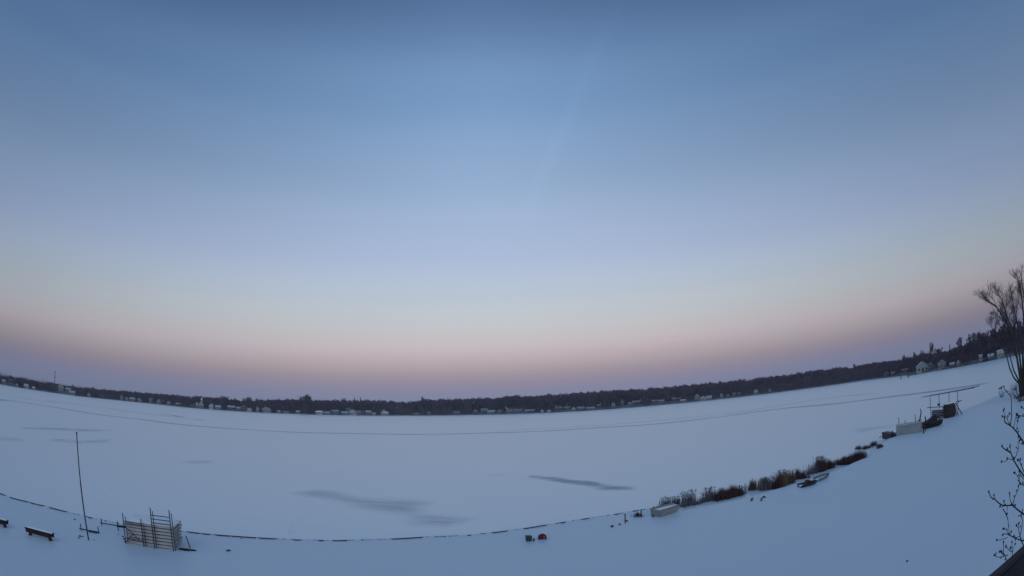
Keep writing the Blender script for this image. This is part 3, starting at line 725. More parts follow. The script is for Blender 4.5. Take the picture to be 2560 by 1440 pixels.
# covered boat with two round pads
a, b, ax, pn, L_, rz = frame_at((2322,1072), (2358,1063))
t = thing('covered_boat', (a+b)/2+pn*.8, rz, 'black covered boat with two pale round bumpers on its end', 'boat')
bh = htop(a, 1045)
MB().loft([[Vector((X*1.0, y_*w_, z_)) for y_, z_ in ((-.5, bh*.05), (-.85, bh*.3), (-.95, bh*.52), (.95, bh*.52), (.85, bh*.3), (.5, bh*.05))] for X, w_ in ((-L_*.60, .55), (-L_*.45, .9), (0, 1), (L_*.5, .85))]).build('hull', M['black'], t, .02)
MB().loft([[Vector((X, y_*w_, bh*.53+z_*hh)) for y_, z_ in ((-.95, 0), (-.6, .45), (0, .6), (.6, .45), (.95, 0))] for X, w_, hh in ((-L_*.58, .55, .2*bh), (-L_*.1, .95, .55*bh), (L_*.12, .98, 1.0*bh), (L_*.3, .98, .9*bh), (L_*.5, .8, .3*bh))]).build('cover', M['black'], t, .02)
for k in (.12, .32):
    MB().bar((L_*k, -.86, bh*.72), (L_*k+.02, -.93, bh*.62+.0), .13, n=14).build('bumper', M['plas'], t)
MB().chain([Vector((-L_*.58, -.5, bh*.53)), Vector((-L_*.3, -.88, bh*.53)), Vector((L_*.45, -.88, bh*.53))], .03, .03, 6).build('rub_rail', M['pipe'], t)
# stack of dock sections on the bank
a, b, ax, pn, L_, rz = frame_at((2327,1054), (2372,1043))
tl = ['lowest timber section of the far dock stack behind the covered boat', 'second timber section up in the far dock stack behind the covered boat', 'third timber section up in the far dock stack behind the covered boat',
      'fourth timber section up in the far dock stack behind the covered boat', 'fifth timber section up in the far dock stack behind the covered boat', 'top timber section of the far dock stack, snow on it']
HS = htop(b, 1018); la = HS/6
for k in range(6):
    base = (a+b)/2+pn*.9; base.z += k*la-.03
    t = thing('dock_section', base, rz+rnd.uniform(-.03, .03), tl[k], 'dock section', 'dock sections stacked on the right bank')
    if k == 0:
        q1 = MB()
        for i in range(16): q1.box((-L_/2+(i+.5)*L_/16, 0, la-.035), (L_/16-.02, 1.5, .05))
        pr2 = [q1.build('deck', M['wood'], t)]
        for s in (-1, 0, 1): pr2.append(MB().box((0, s*.66, la*.35), (L_-.05, .07, la*.55)).build('stringer', M['woodd'], t))
    else:
        for ch in pr2:
            c = ch.copy(); col.objects.link(c); c.parent = t
MB().box((0, 0, la+.03), (L_*.98, 1.45, .07)).build('snow_cap', M['snowcap'], t, .03)
# boat lift with canopy rails
a, b, ax, pn, L_, rz = frame_at((2325,1050), (2393,1036))
base = a+pn*2.0
t = thing('boat_lift', base, rz, 'boat lift with four thin posts carrying a long bare canopy rail on the right bank', 'boat lift')
rayb = base.copy()
def ray_at(x, y):    # point of the lift's long vertical plane seen at photo pixel x, y, in lift coordinates
    d = unproj(x, y); n_ = pn; tt = (base-Vector((0, 0, CAM_H))).dot(n_)/d.dot(n_)
    P = Vector((0, 0, CAM_H))+d*tt; q = P-base; return Vector((q.dot(ax), 0, q.z))
for x, yt, yb in ((2325,991,1050),(2347,986,1046),(2372,982,1042),(2393,978,1038)):
    p = ray_at(x, yt); 
    MB().bar((p.x, 0, -.2), (p.x, 0, p.z), .045, n=8).build('post', M['steel'], t)
p0 = ray_at(2305, 993); p1 = ray_at(2433, 970)
MB().bar(p0, p1, .05, n=8).build('canopy_rail', M['canopy'], t)
MB().bar(p0+Vector((.3, 1.6, .0)), p1+Vector((-.3, 1.6, .0)), .05, n=8).build('canopy_rail', M['canopy'], t)
for k in np.linspace(.02, .98, 9): MB().bar(p0+(p1-p0)*k, p0+(p1-p0)*k+Vector((0, 1.6, 0)), .025, n=6).build('canopy_bow', M['canopy'], t)
MB().blob(p1, (.14, .08, .08)).build('end_cap', M['black'], t)
q0 = ray_at(2318, 1019); q1 = ray_at(2404, 1001)
MB().bar(q0, ray_at(2370, 1016), .05, n=8).build('cradle_beam', M['steel'], t)
MB().bar(ray_at(2370, 1009), q1, .06, n=8).build('cradle_beam', M['canopy'], t)
MB().box(ray_at(2348, 1011)+Vector((0, -.1, 0)), (.28, .3, .32)).build('winch', M['steel'], t, .03)
# dark barrel-shaped tank and leaning legs under the right end
a, b, ax, pn, L_, rz = frame_at((2372,1046), (2396,1038))
t = thing('float_tank', (a+b)/2+pn*.9, rz, 'dark ribbed float tank standing under the right end of the boat lift', 'tank')
hh = htop(a, 1012)
MB().loft([[Vector((math.cos(th)*r_*L_*.52, math.sin(th)*r_*.8, z_*hh)) for th in np.linspace(0, 2*math.pi, 17)[:-1]] for z_, r_ in ((-.05, .82), (.15, .98), (.5, 1.0), (.85, .96), (1.0, .8))]).build('body', M['woodd'], t)
for z_ in (.2, .5, .8): MB().loft([[Vector((math.cos(th)*r_*L_*.52, math.sin(th)*r_*.8, z_*hh+dz)) for th in np.linspace(0, 2*math.pi, 17)[:-1]] for dz, r_ in ((-.05, 1.0), (-.03, 1.06), (.03, 1.06), (.05, 1.0))]).build('rib', M['black'], t)
MB().box((0, 0, hh+.05), (L_*.9, 1.2, .10)).build('snow_cap', M['snowcap'], t, .04)
a = WG(2400, 1037)
t = thing('leaning_legs', a, rz, 'pair of dark legs splayed against the right side of the boat lift', 'leg frame')
H2 = htop(a, 1005)
MB().bar((.3, -.2, -.1), (-.5, .3, H2), .06, n=8).build('leg', M['steel'], t); MB().bar((-.35, -.1, -.1), (-.65, .3, H2*.9), .05, n=8).build('leg', M['steel'], t)
MB().bar((-.7, .3, H2*.93), (.35, .3, H2*1.02), .05, n=8).build('crossbar', M['canopy'], t)
MB().box((-.75, -.1, H2*.45), (.14, .2, H2*.5)).build('pad', M['plas'], t, .03)

# ------------------------------------------------------------ trees
def branch_tree(seed, H=1.0, spread=.5, stems=1, levels=4, fork=.22, twigs=6, upward=.55):
    "bare tree of height ~H; returns wood segments and twig slivers"
    r = random.Random(seed); wood = []; tw = []
    def grow(p, d, L_, rad, lv):
        k = 3 if lv < 2 else 2; q = p
        for i in range(k):
            d = (d+Vector((r.gauss(0, .12), r.gauss(0, .12), .05+.05*upward))).normalized()
            n_ = q+d*(L_/k); r1 = rad*(1-.35*(i+1)/k)
            wood.append((q, n_, rad*(1-.35*i/k), r1, lv)); q = n_
            if lv >= 1 and lv < levels and r.random() < .75: child(q, d, L_*.62, r1*.6, lv+1)
            if lv >= levels-1:
                for _ in range(twigs//2): twig(q, d, L_*.8)
        if lv < levels:
            for _ in range(r.choice((2, 3)) if lv else r.choice((3, 4, 5))): child(q, d, L_*r.uniform(.62, .8), r1*.68, lv+1)
        else:
            for _ in range(twigs): twig(q, d, L_*.9)
    def child(q, d, L_, rad, lv):
        ax = Vector((r.gauss(0, 1), r.gauss(0, 1), 0)).normalized()
        dd = (d+ax*spread*r.uniform(.5, 1.3)+Vector((0, 0, upward*.25))).normalized()
        grow(q, dd, L_, max(rad, .0006*H), lv)
    def twig(q, d, L_):
        dd = (d+Vector((r.gauss(0, .5), r.gauss(0, .5), r.gauss(.1, .35)))).normalized(); tw.append((q, q+dd*L_*r.uniform(.5, 1.1)))
    for s in range(stems):
        a = 6.28*s/stems+r.random(); d0 = Vector((math.cos(a)*.22*(stems > 1), math.sin(a)*.22*(stems > 1), 1)).normalized()
        grow(Vector((0, 0, -.01)), d0, H*fork*(1 if stems == 1 else .8), .017*H/(1 if stems == 1 else 1.5), 0)
    zt = max([b.z for a, b in tw]); k = H/zt
    wood = [(a*k, b*k, c*1, d*1, lv) for a, b, c, d, lv in wood]; tw = [(a*k, b*k) for a, b in tw]
    return wood, tw
def to_np(wood, tw, tw_w, rmin=0):
    def seg(lst):
        v = []; f = []
        for a, b, r0, r1, lv in lst:
            r0 = max(r0, rmin); r1 = max(r1, rmin)
            d = (b-a).normalized(); u = d.orthogonal().normalized(); w = d.cross(u); o = len(v)
            for t_ in (0, 2.094, 4.189): v.append(a+(u*math.cos(t_)+w*math.sin(t_))*r0)
            for t_ in (0, 2.094, 4.189): v.append(b+(u*math.cos(t_)+w*math.sin(t_))*r1)
            f += [(o, o+1, o+4), (o, o+4, o+3), (o+1, o+2, o+5), (o+1, o+5, o+4), (o+2, o, o+3), (o+2, o+3, o+5)]
        return v, f
    tv, tf = seg([s for s in wood if s[4] <= 1]); cv, cf = seg([s for s in wood if s[4] > 1])
    r = random.Random(1)
    for a, b in tw:
        d = (b-a); u = d.cross(Vector((r.gauss(0, 1), r.gauss(0, 1), r.gauss(0, 1)))).normalized()*tw_w; o = len(cv)
        cv += [a-u, a+u, b]; cf += [(o, o+1, o+2)]
    A_ = lambda q: np.array([tuple(k) for k in q], np.float32)
    return A_(tv), np.array(tf), A_(cv), np.array(cf)
protos = []
for i, (sp_, up_, fk, st) in enumerate([(.55,.5,.24,1),(.45,.8,.2,1),(.7,.35,.22,1),(.5,.6,.18,2),(.4,1.0,.26,1),(.6,.5,.2,1)]):
    w_, t_ = branch_tree(100+i, 1.0, sp_, st, 3, fk, 8, up_)
    protos.append(to_np(w_, t_, .0065, .0014))
# conifer prototype
def conifer_np(seed):
    r = random.Random(seed); cv, cf = [], []
    for k in range(260):
        z = r.uniform(.08, 1)**.9; rr_ = (1-z)*.22*r.uniform(.6, 1.1)+.01; a = r.random()*6.28
        p = Vector((0, 0, z)); q = Vector((math.cos(a)*rr_, math.sin(a)*rr_, z-.06*r.random()-.02)); u = Vector((-math.sin(a), math.cos(a), 0))*.035*(1.2-z)
        o = len(cv); cv += [p, q+u, q-u, q+Vector((0, 0, -.03))]; cf += [(o, o+1, o+2), (o+1, o+3, o+2)]
    tv = [Vector((math.cos(t)*.012, math.sin(t)*.012, -.01)) for t in (0, 2.1, 4.2)]+[Vector((0, 0, .98))]; tf = [(0, 1, 3), (1, 2, 3), (2, 0, 3)]
    A_ = lambda q: np.array([tuple(k) for k in q], np.float32)
    return A_(tv), np.array(tf), A_(cv), np.array(cf)
cprot = conifer_np(7)

# single trees one can pick out
rw = random.Random(9)
def tree_meshes(pr, mt, mc, nm):
    res = []
    for n_, (vv, ff), m in (('trunk', (pr[0], pr[1]), mt), ('crown', (pr[2], pr[3]), mc)):
        me = bpy.data.meshes.new(n_); me.from_pydata([tuple(map(float, q)) for q in vv], [], [tuple(map(int, q)) for q in ff]); me.materials.append(m); res.append((n_, me))
    return res
TM = [tree_meshes(p, M['bark'], M['twig'], 'tree') for p in protos]; TC = tree_meshes(cprot, M['bark'], M['conifer'], 'conifer')
def far_tree(x, ytop, s, kind, label, group=None, wide=1.0, name='bare_tree', cat='tree'):
    a = az_of(x, ytop); p = bank_pt(a, s); d = shore_d(a)+s; h = CAM_H+d*(unproj(x, ytop).z/math.hypot(*unproj(x, ytop).xy))-p.z
    t = thing(name, p, rw.random()*6.28, label, cat, group)
    for n_, me in (TC if kind == 'c' else TM[kind]):
        o = bpy.data.objects.new(n_, me); col.objects.link(o); o.parent = t
    t.scale = (h*wide, h*wide, h); return t
far_tree(762, 982, 16, 3, 'tall vase-shaped bare tree rising above the treeline left of centre', wide=1.25)
far_tree(1055, 989, 60, 4, 'slender bare tree poking above the dip in the treeline near the centre', wide=.7)
far_tree(566, 988, 40, 0, 'round-headed bare tree rising behind the dark low house', wide=1.1)
far_tree(621, 990, 40, 2, 'broad bare tree rising behind the brown gabled house', wide=1.3)
far_tree(716, 993, 40, 'c', 'small pointed dark conifer at the treeline left of the tall vase-shaped tree', wide=.9, name='conifer')
far_tree(886, 992, 40, 'c', 'left of two pointed conifers above the two-storey white house', wide=1, name='conifer')
far_tree(901, 991, 40, 'c', 'right of two pointed conifers above the two-storey white house', wide=1, name='conifer')
far_tree(862, 993, 35, 1, 'feathery bare tree directly above the two-storey white house', wide=1.1)
far_tree(1281, 985, 50, 2, 'bare tree making a slight hump in the treeline at the centre', wide=1.3)
far_tree(1935, 937, 40, 2, 'rounded bare tree making a hump in the treeline above the small white gable', wide=1.2)
far_tree(2132, 907, 50, 4, 'narrow spiky tree standing up alone from the right-hand treeline', wide=.5)
far_tree(2325, 853, 40, 1, 'tall thin bare tree above the large pale green house', wide=.7)
far_tree(2373, 857, 40, 'c', 'dark pine-like tree above the arched pink house', wide=.7, name='conifer')
far_tree(28, 937, 30, 2, 'bushy bare tree on the skyline at the far left', wide=1.2)
far_tree(120, 952, 30, 0, 'bare tree on the skyline just left of the radio mast', wide=1.4)
far_tree(183, 960, 30, 1, 'upright bare tree on the skyline right of the radio mast', wide=.9)
for x, y, s, k, wdt, ab in [(50, 944, 35, 0, 1, 'tiny white boathouse at the far left'), (85, 950, 40, 1, 1, 'round-roofed white shed left of the radio mast'), (215, 966, 30, 0, 1.2, 'small white gable left of the dark pavilion'), (232, 966, 50, 2, 1, 'gap left of the dark pavilion'), (262, 970, 40, 1, 1, 'dark pavilion with white posts'), (310, 975, 30, 0, 1, 'narrow grey gabled house'), (340, 977, 45, 2, 1, 'low pinkish house on the left shore'), (375, 981, 40, 1, 1, 'narrow grey box-like house'), (418, 984, 40, 4, 0.8, 'small pinkish cottage on the left shore'), (432, 985, 30, 0, 1, 'left end of the long brown low house'), (460, 987, 50, 2, 1.2, 'right end of the long brown low house'), (494, 987, 40, 0, 1.2, 'white turreted house'), (590, 994, 30, 1, 1, 'tiny snowy roof high among the trees'), (650, 995, 40, 2, 1.3, 'narrow pale gabled house'), (675, 996, 30, 0, 1, 'wide snowy gabled house'), (700, 995, 40, 1, 1.2, 'little grey shed in the dark gap'), (738, 997, 40, 0, 1, 'faint blue-grey shed'), (795, 999, 30, 1, 1, 'bright white snow-mounded roof'), (822, 998, 40, 2, 1.1, 'low pink boathouse'), (840, 996, 50, 0, 1, 'blue-grey house left of the two-storey one'), (920, 996, 40, 0, 1.2, 'pink low house right of the conifers'), (955, 997, 50, 2, 1.1, 'grey round-roofed building'), (980, 999, 30, 1, 1, 'empty shore right of the snow-mounded shed'), (1030, 1000, 40, 0, 1, 'thin pale boathouse near the centre'), (1075, 995, 40, 2, 1.2, 'small grey gable near the centre'), (1110, 994, 50, 0, 1.2, None), (1150, 994, 40, 2, 1.2, 'pale flat boathouse with a white deck'), (1210, 992, 40, 0, 1.1, 'pale house beside the pinkish one'), (1250, 990, 50, 2, 1.1, 'pale gable touching the pinkish house'), (1320, 988, 40, 0, 1.2, 'long brown building right of centre'), (1370, 985, 40, 2, 1.2, 'two tiny white huts'), (1440, 980, 50, 0, 1.2, 'white slanting-roofed hut'), (1520, 975, 40, 2, 1.2, 'white twin-windowed cottage'), (1590, 970, 50, 0, 1.1, 'dark lakeside house with a white ridge'), (1640, 967, 40, 2, 1.2, 'pinkish roof set up the slope'), (1690, 963, 50, 0, 1.2, 'brown house with a long porch'), (1760, 957, 40, 2, 1.2, 'middle of the bright white gables'), (1830, 950, 50, 0, 1.1, 'little red cabin'), (1890, 943, 40, 2, 1.1, 'white steep gable'), (1990, 930, 40, 0, 1.1, None), (2040, 924, 40, 2, 1.1, None), (2090, 918, 50, 0, 1.1, None), (2170, 907, 40, 2, 1.1, None), (2215, 900, 40, 0, 1, 'brown cottage at the left of the right-hand houses')]:
    far_tree(x, y, s, k, 'bare tree in the treeline above the '+ab if ab else 'ordinary bare tree merging into the long unbroken treeline with no house below it', 'bare trees on the edge of the far woods', wdt)
RT = [(2262,884,20,4,.6,'thin bare tree left of the tall one above the pale green house'),(2283,877,26,4,.5,'spindly bare sapling above the brown flat house'),(2300,874,30,1,.7,'feathery bare tree between the spindly sapling and the tall tree'),
      (2348,866,30,0,.9,'rounded bare tree left of the pine-like one'),(2390,864,24,1,.8,'twiggy bare tree just right of the pine-like one'),(2404,838,40,4,.8,'tall upright bare tree at the left of the cluster near the big tree'),
      (2418,833,44,1,.9,'second upright bare tree of the tall cluster near the big tree'),(2432,828,40,4,1,'broad bare tree in the middle of the tall cluster near the big tree'),(2446,827,36,1,.8,'straight-trunked bare tree in the tall cluster near the big tree'),
      (2460,824,30,0,.9,'bare tree right of centre in the tall cluster near the big tree'),(2474,820,40,4,.9,'bare tree closest behind the outer twigs of the big tree'),(2490,816,30,1,1,'bare tree half hidden behind the left stems of the big tree'),
      (2508,806,40,4,1,'bare tree hidden behind the middle stems of the big tree'),(2526,800,30,1,1,'bare tree hidden behind the right stems of the big tree'),(2546,795,40,0,1,'bare tree furthest right behind the big tree')]
for x, y, s, k, w_, lb in RT: far_tree(x, y, s, k, lb, 'bare trees above the right-hand houses', w_)

# ------------------------------------------------------------ houses on the far shore
HOUSES = []
def house(x, yb, w, h, wall, label, roof='gable', nw=3, yaw=None, snow=True, depth=.8, extra=None, name='house', cat='house'):
    a = az_of(x, yb); s = 5
    for q in np.arange(4, 70, 1.0):
        s = float(q)
        if proj(bank_pt(a, s))[1] <= yb: break
    p = bank_pt(a, s); d = shore_d(a)+s; m1 = d/CF*1.02
    Wm = max(2.2, w*m1/ (1+.35*(a/1.0)**2)); Hm = max(1.8, h*m1)
    r = random.Random(int(x*3)); yw = (-a)+(yaw if yaw is not None else r.uniform(-.35, .35))
    t = thing(name, p, yw, label, cat, 'houses along the far shore'); HOUSES.append((a, s, (Wm*.5+1.0)/d))
    D = Wm*depth; we = Hm*(.58 if roof in ('gable', 'side') else .82); rf = Hm-we
    mw_ = M['w_'+wall]
    if roof == 'gable':      # gable end faces the lake
        MB().add([(-Wm/2, -D/2, -1), (Wm/2, -D/2, -1), (Wm/2, D/2, -1), (-Wm/2, D/2, -1), (-Wm/2, -D/2, we), (Wm/2, -D/2, we), (Wm/2, D/2, we), (-Wm/2, D/2, we), (0, -D/2, Hm), (0, D/2, Hm)],
                 [(0,1,5,8,4),(1,2,6,5),(2,3,7,9,6),(3,0,4,7)]).build('wall', mw_, t)
        o_ = .35; k = rf/(Wm/2); th = .30; e0, e1 = Wm/2+o_, we-k*o_
        q = MB().loft([[Vector(c_) for c_ in ((-e0, y_, e1+.03), (0, y_, Hm+.03), (e0, y_, e1+.03), (e0, y_, e1+.03+th), (0, y_, Hm+.03+th), (-e0, y_, e1+.03+th))] for y_ in (-D/2-o_, D/2+o_)])
        rfo = q.build('roof', M['roofs'] if snow else M['roofd'], t)
    elif roof == 'side':     # eaves face the lake
        MB().add([(-Wm/2, -D/2, -1), (Wm/2, -D/2, -1), (Wm/2, D/2, -1), (-Wm/2, D/2, -1), (-Wm/2, -D/2, we), (Wm/2, -D/2, we), (Wm/2, D/2, we), (-Wm/2, D/2, we), (-Wm/2, 0, Hm), (Wm/2, 0, Hm)],
                 [(0,1,5,4),(1,2,6,9,5),(2,3,7,6),(3,0,4,8,7)]).build('wall', mw_, t)
        o_ = .35; k = rf/(D/2); th = .3; e0, e1 = D/2+o_, we-k*o_
        q = MB().loft([[Vector(c_) for c_ in ((x_, -e0, e1+.03), (x_, 0, Hm+.03), (x_, e0, e1+.03), (x_, e0, e1+.03+th), (x_, 0, Hm+.03+th), (x_, -e0, e1+.03+th))] for x_ in (-Wm/2-o_, Wm/2+o_)])
        rfo = q.build('roof', M['roofs'] if snow else M['roofd'], t)
    elif roof == 'round':
        MB().box((0, 0, (we*.7-1)/2), (Wm, D, we*.7+1)).build('wall', mw_, t); n_ = 10
        q = MB().loft([[Vector((math.cos(math.pi*i/n_)*(Wm/2+.3), y_, we*.7+.03+math.sin(math.pi*i/n_)*(Hm-we*.7))) for i in range(n_+1)] for y_ in (-D/2-.3, D/2+.3)])
        rfo = q.build('roof', M['snowcap'], t)
    else:
        MB().box((0, 0, (we-1)/2), (Wm, D, we+1)).build('wall', mw_, t)
        rfo = MB().box((0, 0, we+.03+Hm*.08), (Wm+.8, D+.8, Hm*.16)).build('roof', M['roofs'] if snow else M['roofd'], t)
    if nw and Hm > 4 and r.random() < .4:
        MB().box((Wm*.22, D*.1, Hm*.86), (.8, .8, Hm*.36)).build('chimney', M['w_brown'], rfo)
    for i in range(nw):
        X = -Wm/2+Wm*(i+.5)/nw; ww = min(1.6, Wm/nw*.5); hh = min(1.8, we*.42)
        nwin = MB().box((X, -D/2-.02, we*.42), (ww, .08, hh)).build('window', M['win'], t)
        MB().loft([[Vector((X+sx_*(ww/2+b_), yy, we*.42+sz_*(hh/2+b_))) for sx_, sz_ in ((-1,-1),(1,-1),(1,1),(-1,1))] for b_, yy in ((0, -D/2-.03), (0, -D/2-.11), (.13, -D/2-.11), (.13, -D/2-.03))], False).build('frame', M['w_white'], nwin)
    if extra == 'door': MB().box((0, -D/2-.04, we*.35), (Wm*.2, .12, we*.7)).build('door', M['black'], t)
    if extra == 'tower':
        tw_ = MB().box((Wm*.1, 0, Hm*1.1), (Wm*.35, Wm*.35, Hm*.7)).build('tower', mw_, t)
        MB().loft([[Vector((Wm*.1+sx_*q, sy_*q, z_)) for sx_, sy_ in ((-1,-1),(1,-1),(1,1),(-1,1))] for q, z_ in ((Wm*.24, Hm*1.45), (.05, Hm*1.8))]).build('tower_roof', M['snowcap'], tw_)
    return t
HS_ = [
 (9,958,14,7,'pale','side','low pale house at the very left end of the far shore'),(27,955,17,7,'brown','flat','wide brown flat-roofed house second from the left end of the far shore'),
 (42,965,9,5,'white','gable','tiny white boathouse right beside the wide brown flat-roofed house'),(66,970,16,8,'white','side','white boathouse at the ice edge midway between the left edge and the radio mast'),
 (84,974,11,5,'white','round','round-roofed white shed at the ice edge left of the radio mast'),(152,977,17,15,'white','gable','large white gabled house just right of the radio mast'),
 (171,979,20,8,'pale','side','long pale roof adjoining the large white gabled house'),(180,989,20,8,'tan','side','low tan boathouse at the ice in front of the long pale roof'),
 (222,993,10,8,'white','gable','small white gable midway between the tan boathouse and the open white pavilion'),(254,996,22,9,'dark','flat','dark pavilion with bright white posts on the left far shore'),
 (304,1000,9,11,'grey','gable','narrow grey gabled house, first of the row right of the dark pavilion'),(316,1001,12,8,'pale','gable','pale gabled house touching the narrow grey one'),
 (331,1003,16,8,'pink','side','low pinkish house in the middle of the row right of the dark pavilion'),(348,1005,13,8,'pale','gable','pale boathouse at the right end of the row past the dark pavilion'),
 (377,1007,8,10,'grey','flat','narrow grey box-like house between two gabled rows'),(397,1009,12,11,'pale','gable','pale tall-windowed gable house left of a brown cottage'),
 (409,1010,8,9,'brown','gable','brown cottage squeezed beside the pale tall-windowed gable'),(422,1012,9,7,'pink','side','small pinkish cottage right of the brown cottage'),
 (447,1014,18,6,'brown','side','long brown low house left of the dark square boathouse'),(482,1019,12,9,'dark','flat','dark square boathouse beside the white turreted house'),
 (493,1018,8,12,'white','gable','slim white wing at the left of the turreted house'),(503,1019,12,13,'white','gable','white turreted house, the tallest on the left far shore'),
 (529,1022,13,12,'white','gable','white house with a bold arched gable right of the turreted house'),(545,1023,15,9,'grey','side','grey wing attached right of the bold arched gable'),
 (579,1024,22,9,'dark','side','wide dark low house below the round-headed bare tree'),(601,1006,8,3.4,'white','side','tiny snowy roof showing high among the trees'),
 (596,1025,14,7,'pink','side','pinkish house with a snowy roof left of the brown gable'),(610,1026,18,12,'brown','gable','brown gabled house below the broad bare tree'),
 (624,1029,13,8,'white','gable','white boathouse in front of the brown gabled house'),(644,1030,8,12,'pale','gable','narrow pale gabled house left of the wide snowy gable'),
 (665,1031,24,12,'pale','gable','wide snowy gabled house, last before the dark gap of woods'),(697,1032,9,5,'grey','side','little grey shed in the dark gap of woods'),
 (715,1032,18,4,'pale','flat','long thin pale boathouse in the dark gap of woods'),(745,1033,10,6,'blue','side','faint blue-grey shed left of the tall vase-shaped tree'),
 (799,1035,17,8,'white','round','bright white snow-mounded roof at the ice right of the tall vase-shaped tree'),(818,1036,14,6,'pink','side','low pink boathouse next to the snow-mounded roof'),
 (838,1034,20,9,'blue','side','blue-grey house left of the two-storey white one'),(871,1026,15,12,'white','flat','two-storey white box house, upper and lighter of the pair below the conifers'),
 (861,1036,18,7,'blue','side','blue-grey boathouse in front of the two-storey white box house'),(882,1037,18,12,'white','gable','white gabled boathouse at the ice below the conifers'),
 (897,1036,12,10,'pale','gable','pale gable touching the white gabled boathouse'),(908,1036,11,9,'brown','gable','brown gable with a snowy roof right of the pale gable'),
 (921,1036,14,9,'pink','side','pink low house right of the brown gable'),(935,1037,8,6,'white','gable','small white shed in front of the pink low house'),
 (958,1026,12,8,'grey','round','grey round-roofed building set back above a snow-mounded shed'),(962,1037,16,8,'white','round','snow-mounded shed at the ice below the grey round roof'),
 (1040,1036,13,3.5,'pale','flat','thin pale boathouse alone at the ice near the centre'),(1072,1035,8,6,'grey','gable','small grey gable right of the thin pale boathouse'),
 (1141,1034,16,6,'pale','flat','pale flat boathouse with a white deck near the centre'),(1188,1029,9,5,'white','side','small white roof just above a V of snow near the centre'),
 (1212,1030,17,8,'pale','side','pale house between the small white roof and the pinkish house'),(1229,1034,18,8,'pink','side','pinkish house right of centre at the ice'),
 (1249,1031,12,7,'pale','gable','pale gable touching the pinkish house'),(1290,1028,40,5,'grey','side','very long grey low building right of centre'),
 (1326,1030,25,6,'brown','side','long brown building next to the very long grey one'),(1356,1031,7,6,'white','gable','tiny white hut, left of two'),(1373,1031,8,5,'white','gable','tiny white hut, right of two'),
 (1398,1022,18,6,'pale','side','pale house with a bright snowy roof right of the two tiny huts'),(1418,1023,14,6,'grey','side','grey house touching the bright snowy roof'),
 (1434,1026,8,8,'white','gable','white slanting-roofed hut in a gap of the right centre shore'),(1452,1023,20,6,'pale','side','pale long cottage right of the slanting-roofed hut'),
 (1476,1023,20,5,'pink','side','pinkish long cottage right of the pale long cottage'),(1497,1016,11,6,'grey','round','grey domed shed above the end of the pinkish long cottage'),
 (1533,1016,9,9,'white','gable','white twin-windowed cottage standing alone in dark trees'),(1556,1013,7,13,'pale','gable','slim pale house with a pointed roof right of the twin-windowed cottage'),
 (1577,1001,14,5,'pale','side','pale roof set up the slope behind the slim pointed house'),(1592,1010,20,8,'dark','side','dark lakeside house with a white ridge below the pale roof'),
 (1637,998,16,6,'pink','side','pinkish roof set up the slope right of the dark lakeside house'),(1654,1006,14,6,'grey','side','grey boathouse just right below the pinkish roof'),
 (1688,1002,20,7,'brown','side','brown house with a long porch left of the big white gables'),(1707,1005,14,6,'pink','side','pink shed touching the brown house with the porch'),
 (1743,999,14,14,'white','gable','big bright white gabled house on the right centre shore'),(1758,1000,13,9,'white','gable','middle white gable of the bright trio'),
 (1773,998,15,8,'white','side','right-hand white house of the bright trio'),(1804,992,7,8,'white','gable','small white tower-like hut right of the bright trio'),
 (1820,991,6,5,'pale','gable','tiny pale hut between the white hut and the red cabin'),(1836,989,9,7,'pale','gable','pale cottage left of the red cabin'),
 (1849,988,9,7,'red','gable','little red cabin on the right shore'),(1890,984,11,10,'white','gable','white steep gable below a hump in the right treeline'),
 (1925,979,7,7,'white','gable','last small white hut before the long dark wooded stretch'),
 (2217,940,15,9,'brown','gable','brown cottage at the left end of the right-hand houses'),(2234,937,12,7,'green','side','greenish hut right of the brown cottage'),
 (2268,931,26,9,'brown','flat','brown flat house with a deck left of the pale green house'),(2306,931,36,22,'green','gable','large pale green gabled house with a dark doorway'),
 (2326,914,9,7,'white','gable','white dormer-like hut peeking over the pale green house'),(2356,926,26,18,'pink','gable','pinkish house with an arched gable right of the pale green house'),
 (2381,921,14,8,'brown','side','brown low house just right of the arched pink one'),(2397,919,8,10,'pale','gable','slim pale hut between the brown low house and the pillar-like hut'),
 (2453,907,8,14,'white','flat','pillar-like white hut standing alone near the big tree'),(2478,900,20,10,'brown','side','brown house left of the green-white house near the big tree'),(2503,896,26,14,'green','side','green-white house behind the lower stems of the big tree'),
]
for x, yb, w_, h_, wl, rf, lb in HS_:
    house(x, yb, w_, h_, wl, lb, rf, nw=(1 if w_ < 10 else 2 if w_ < 15 else 3), snow=(wl not in ('dark',) or rf == 'side'),
          extra=('tower' if 'turreted' in lb and 'tallest' in lb else 'door' if 'doorway' in lb else None))
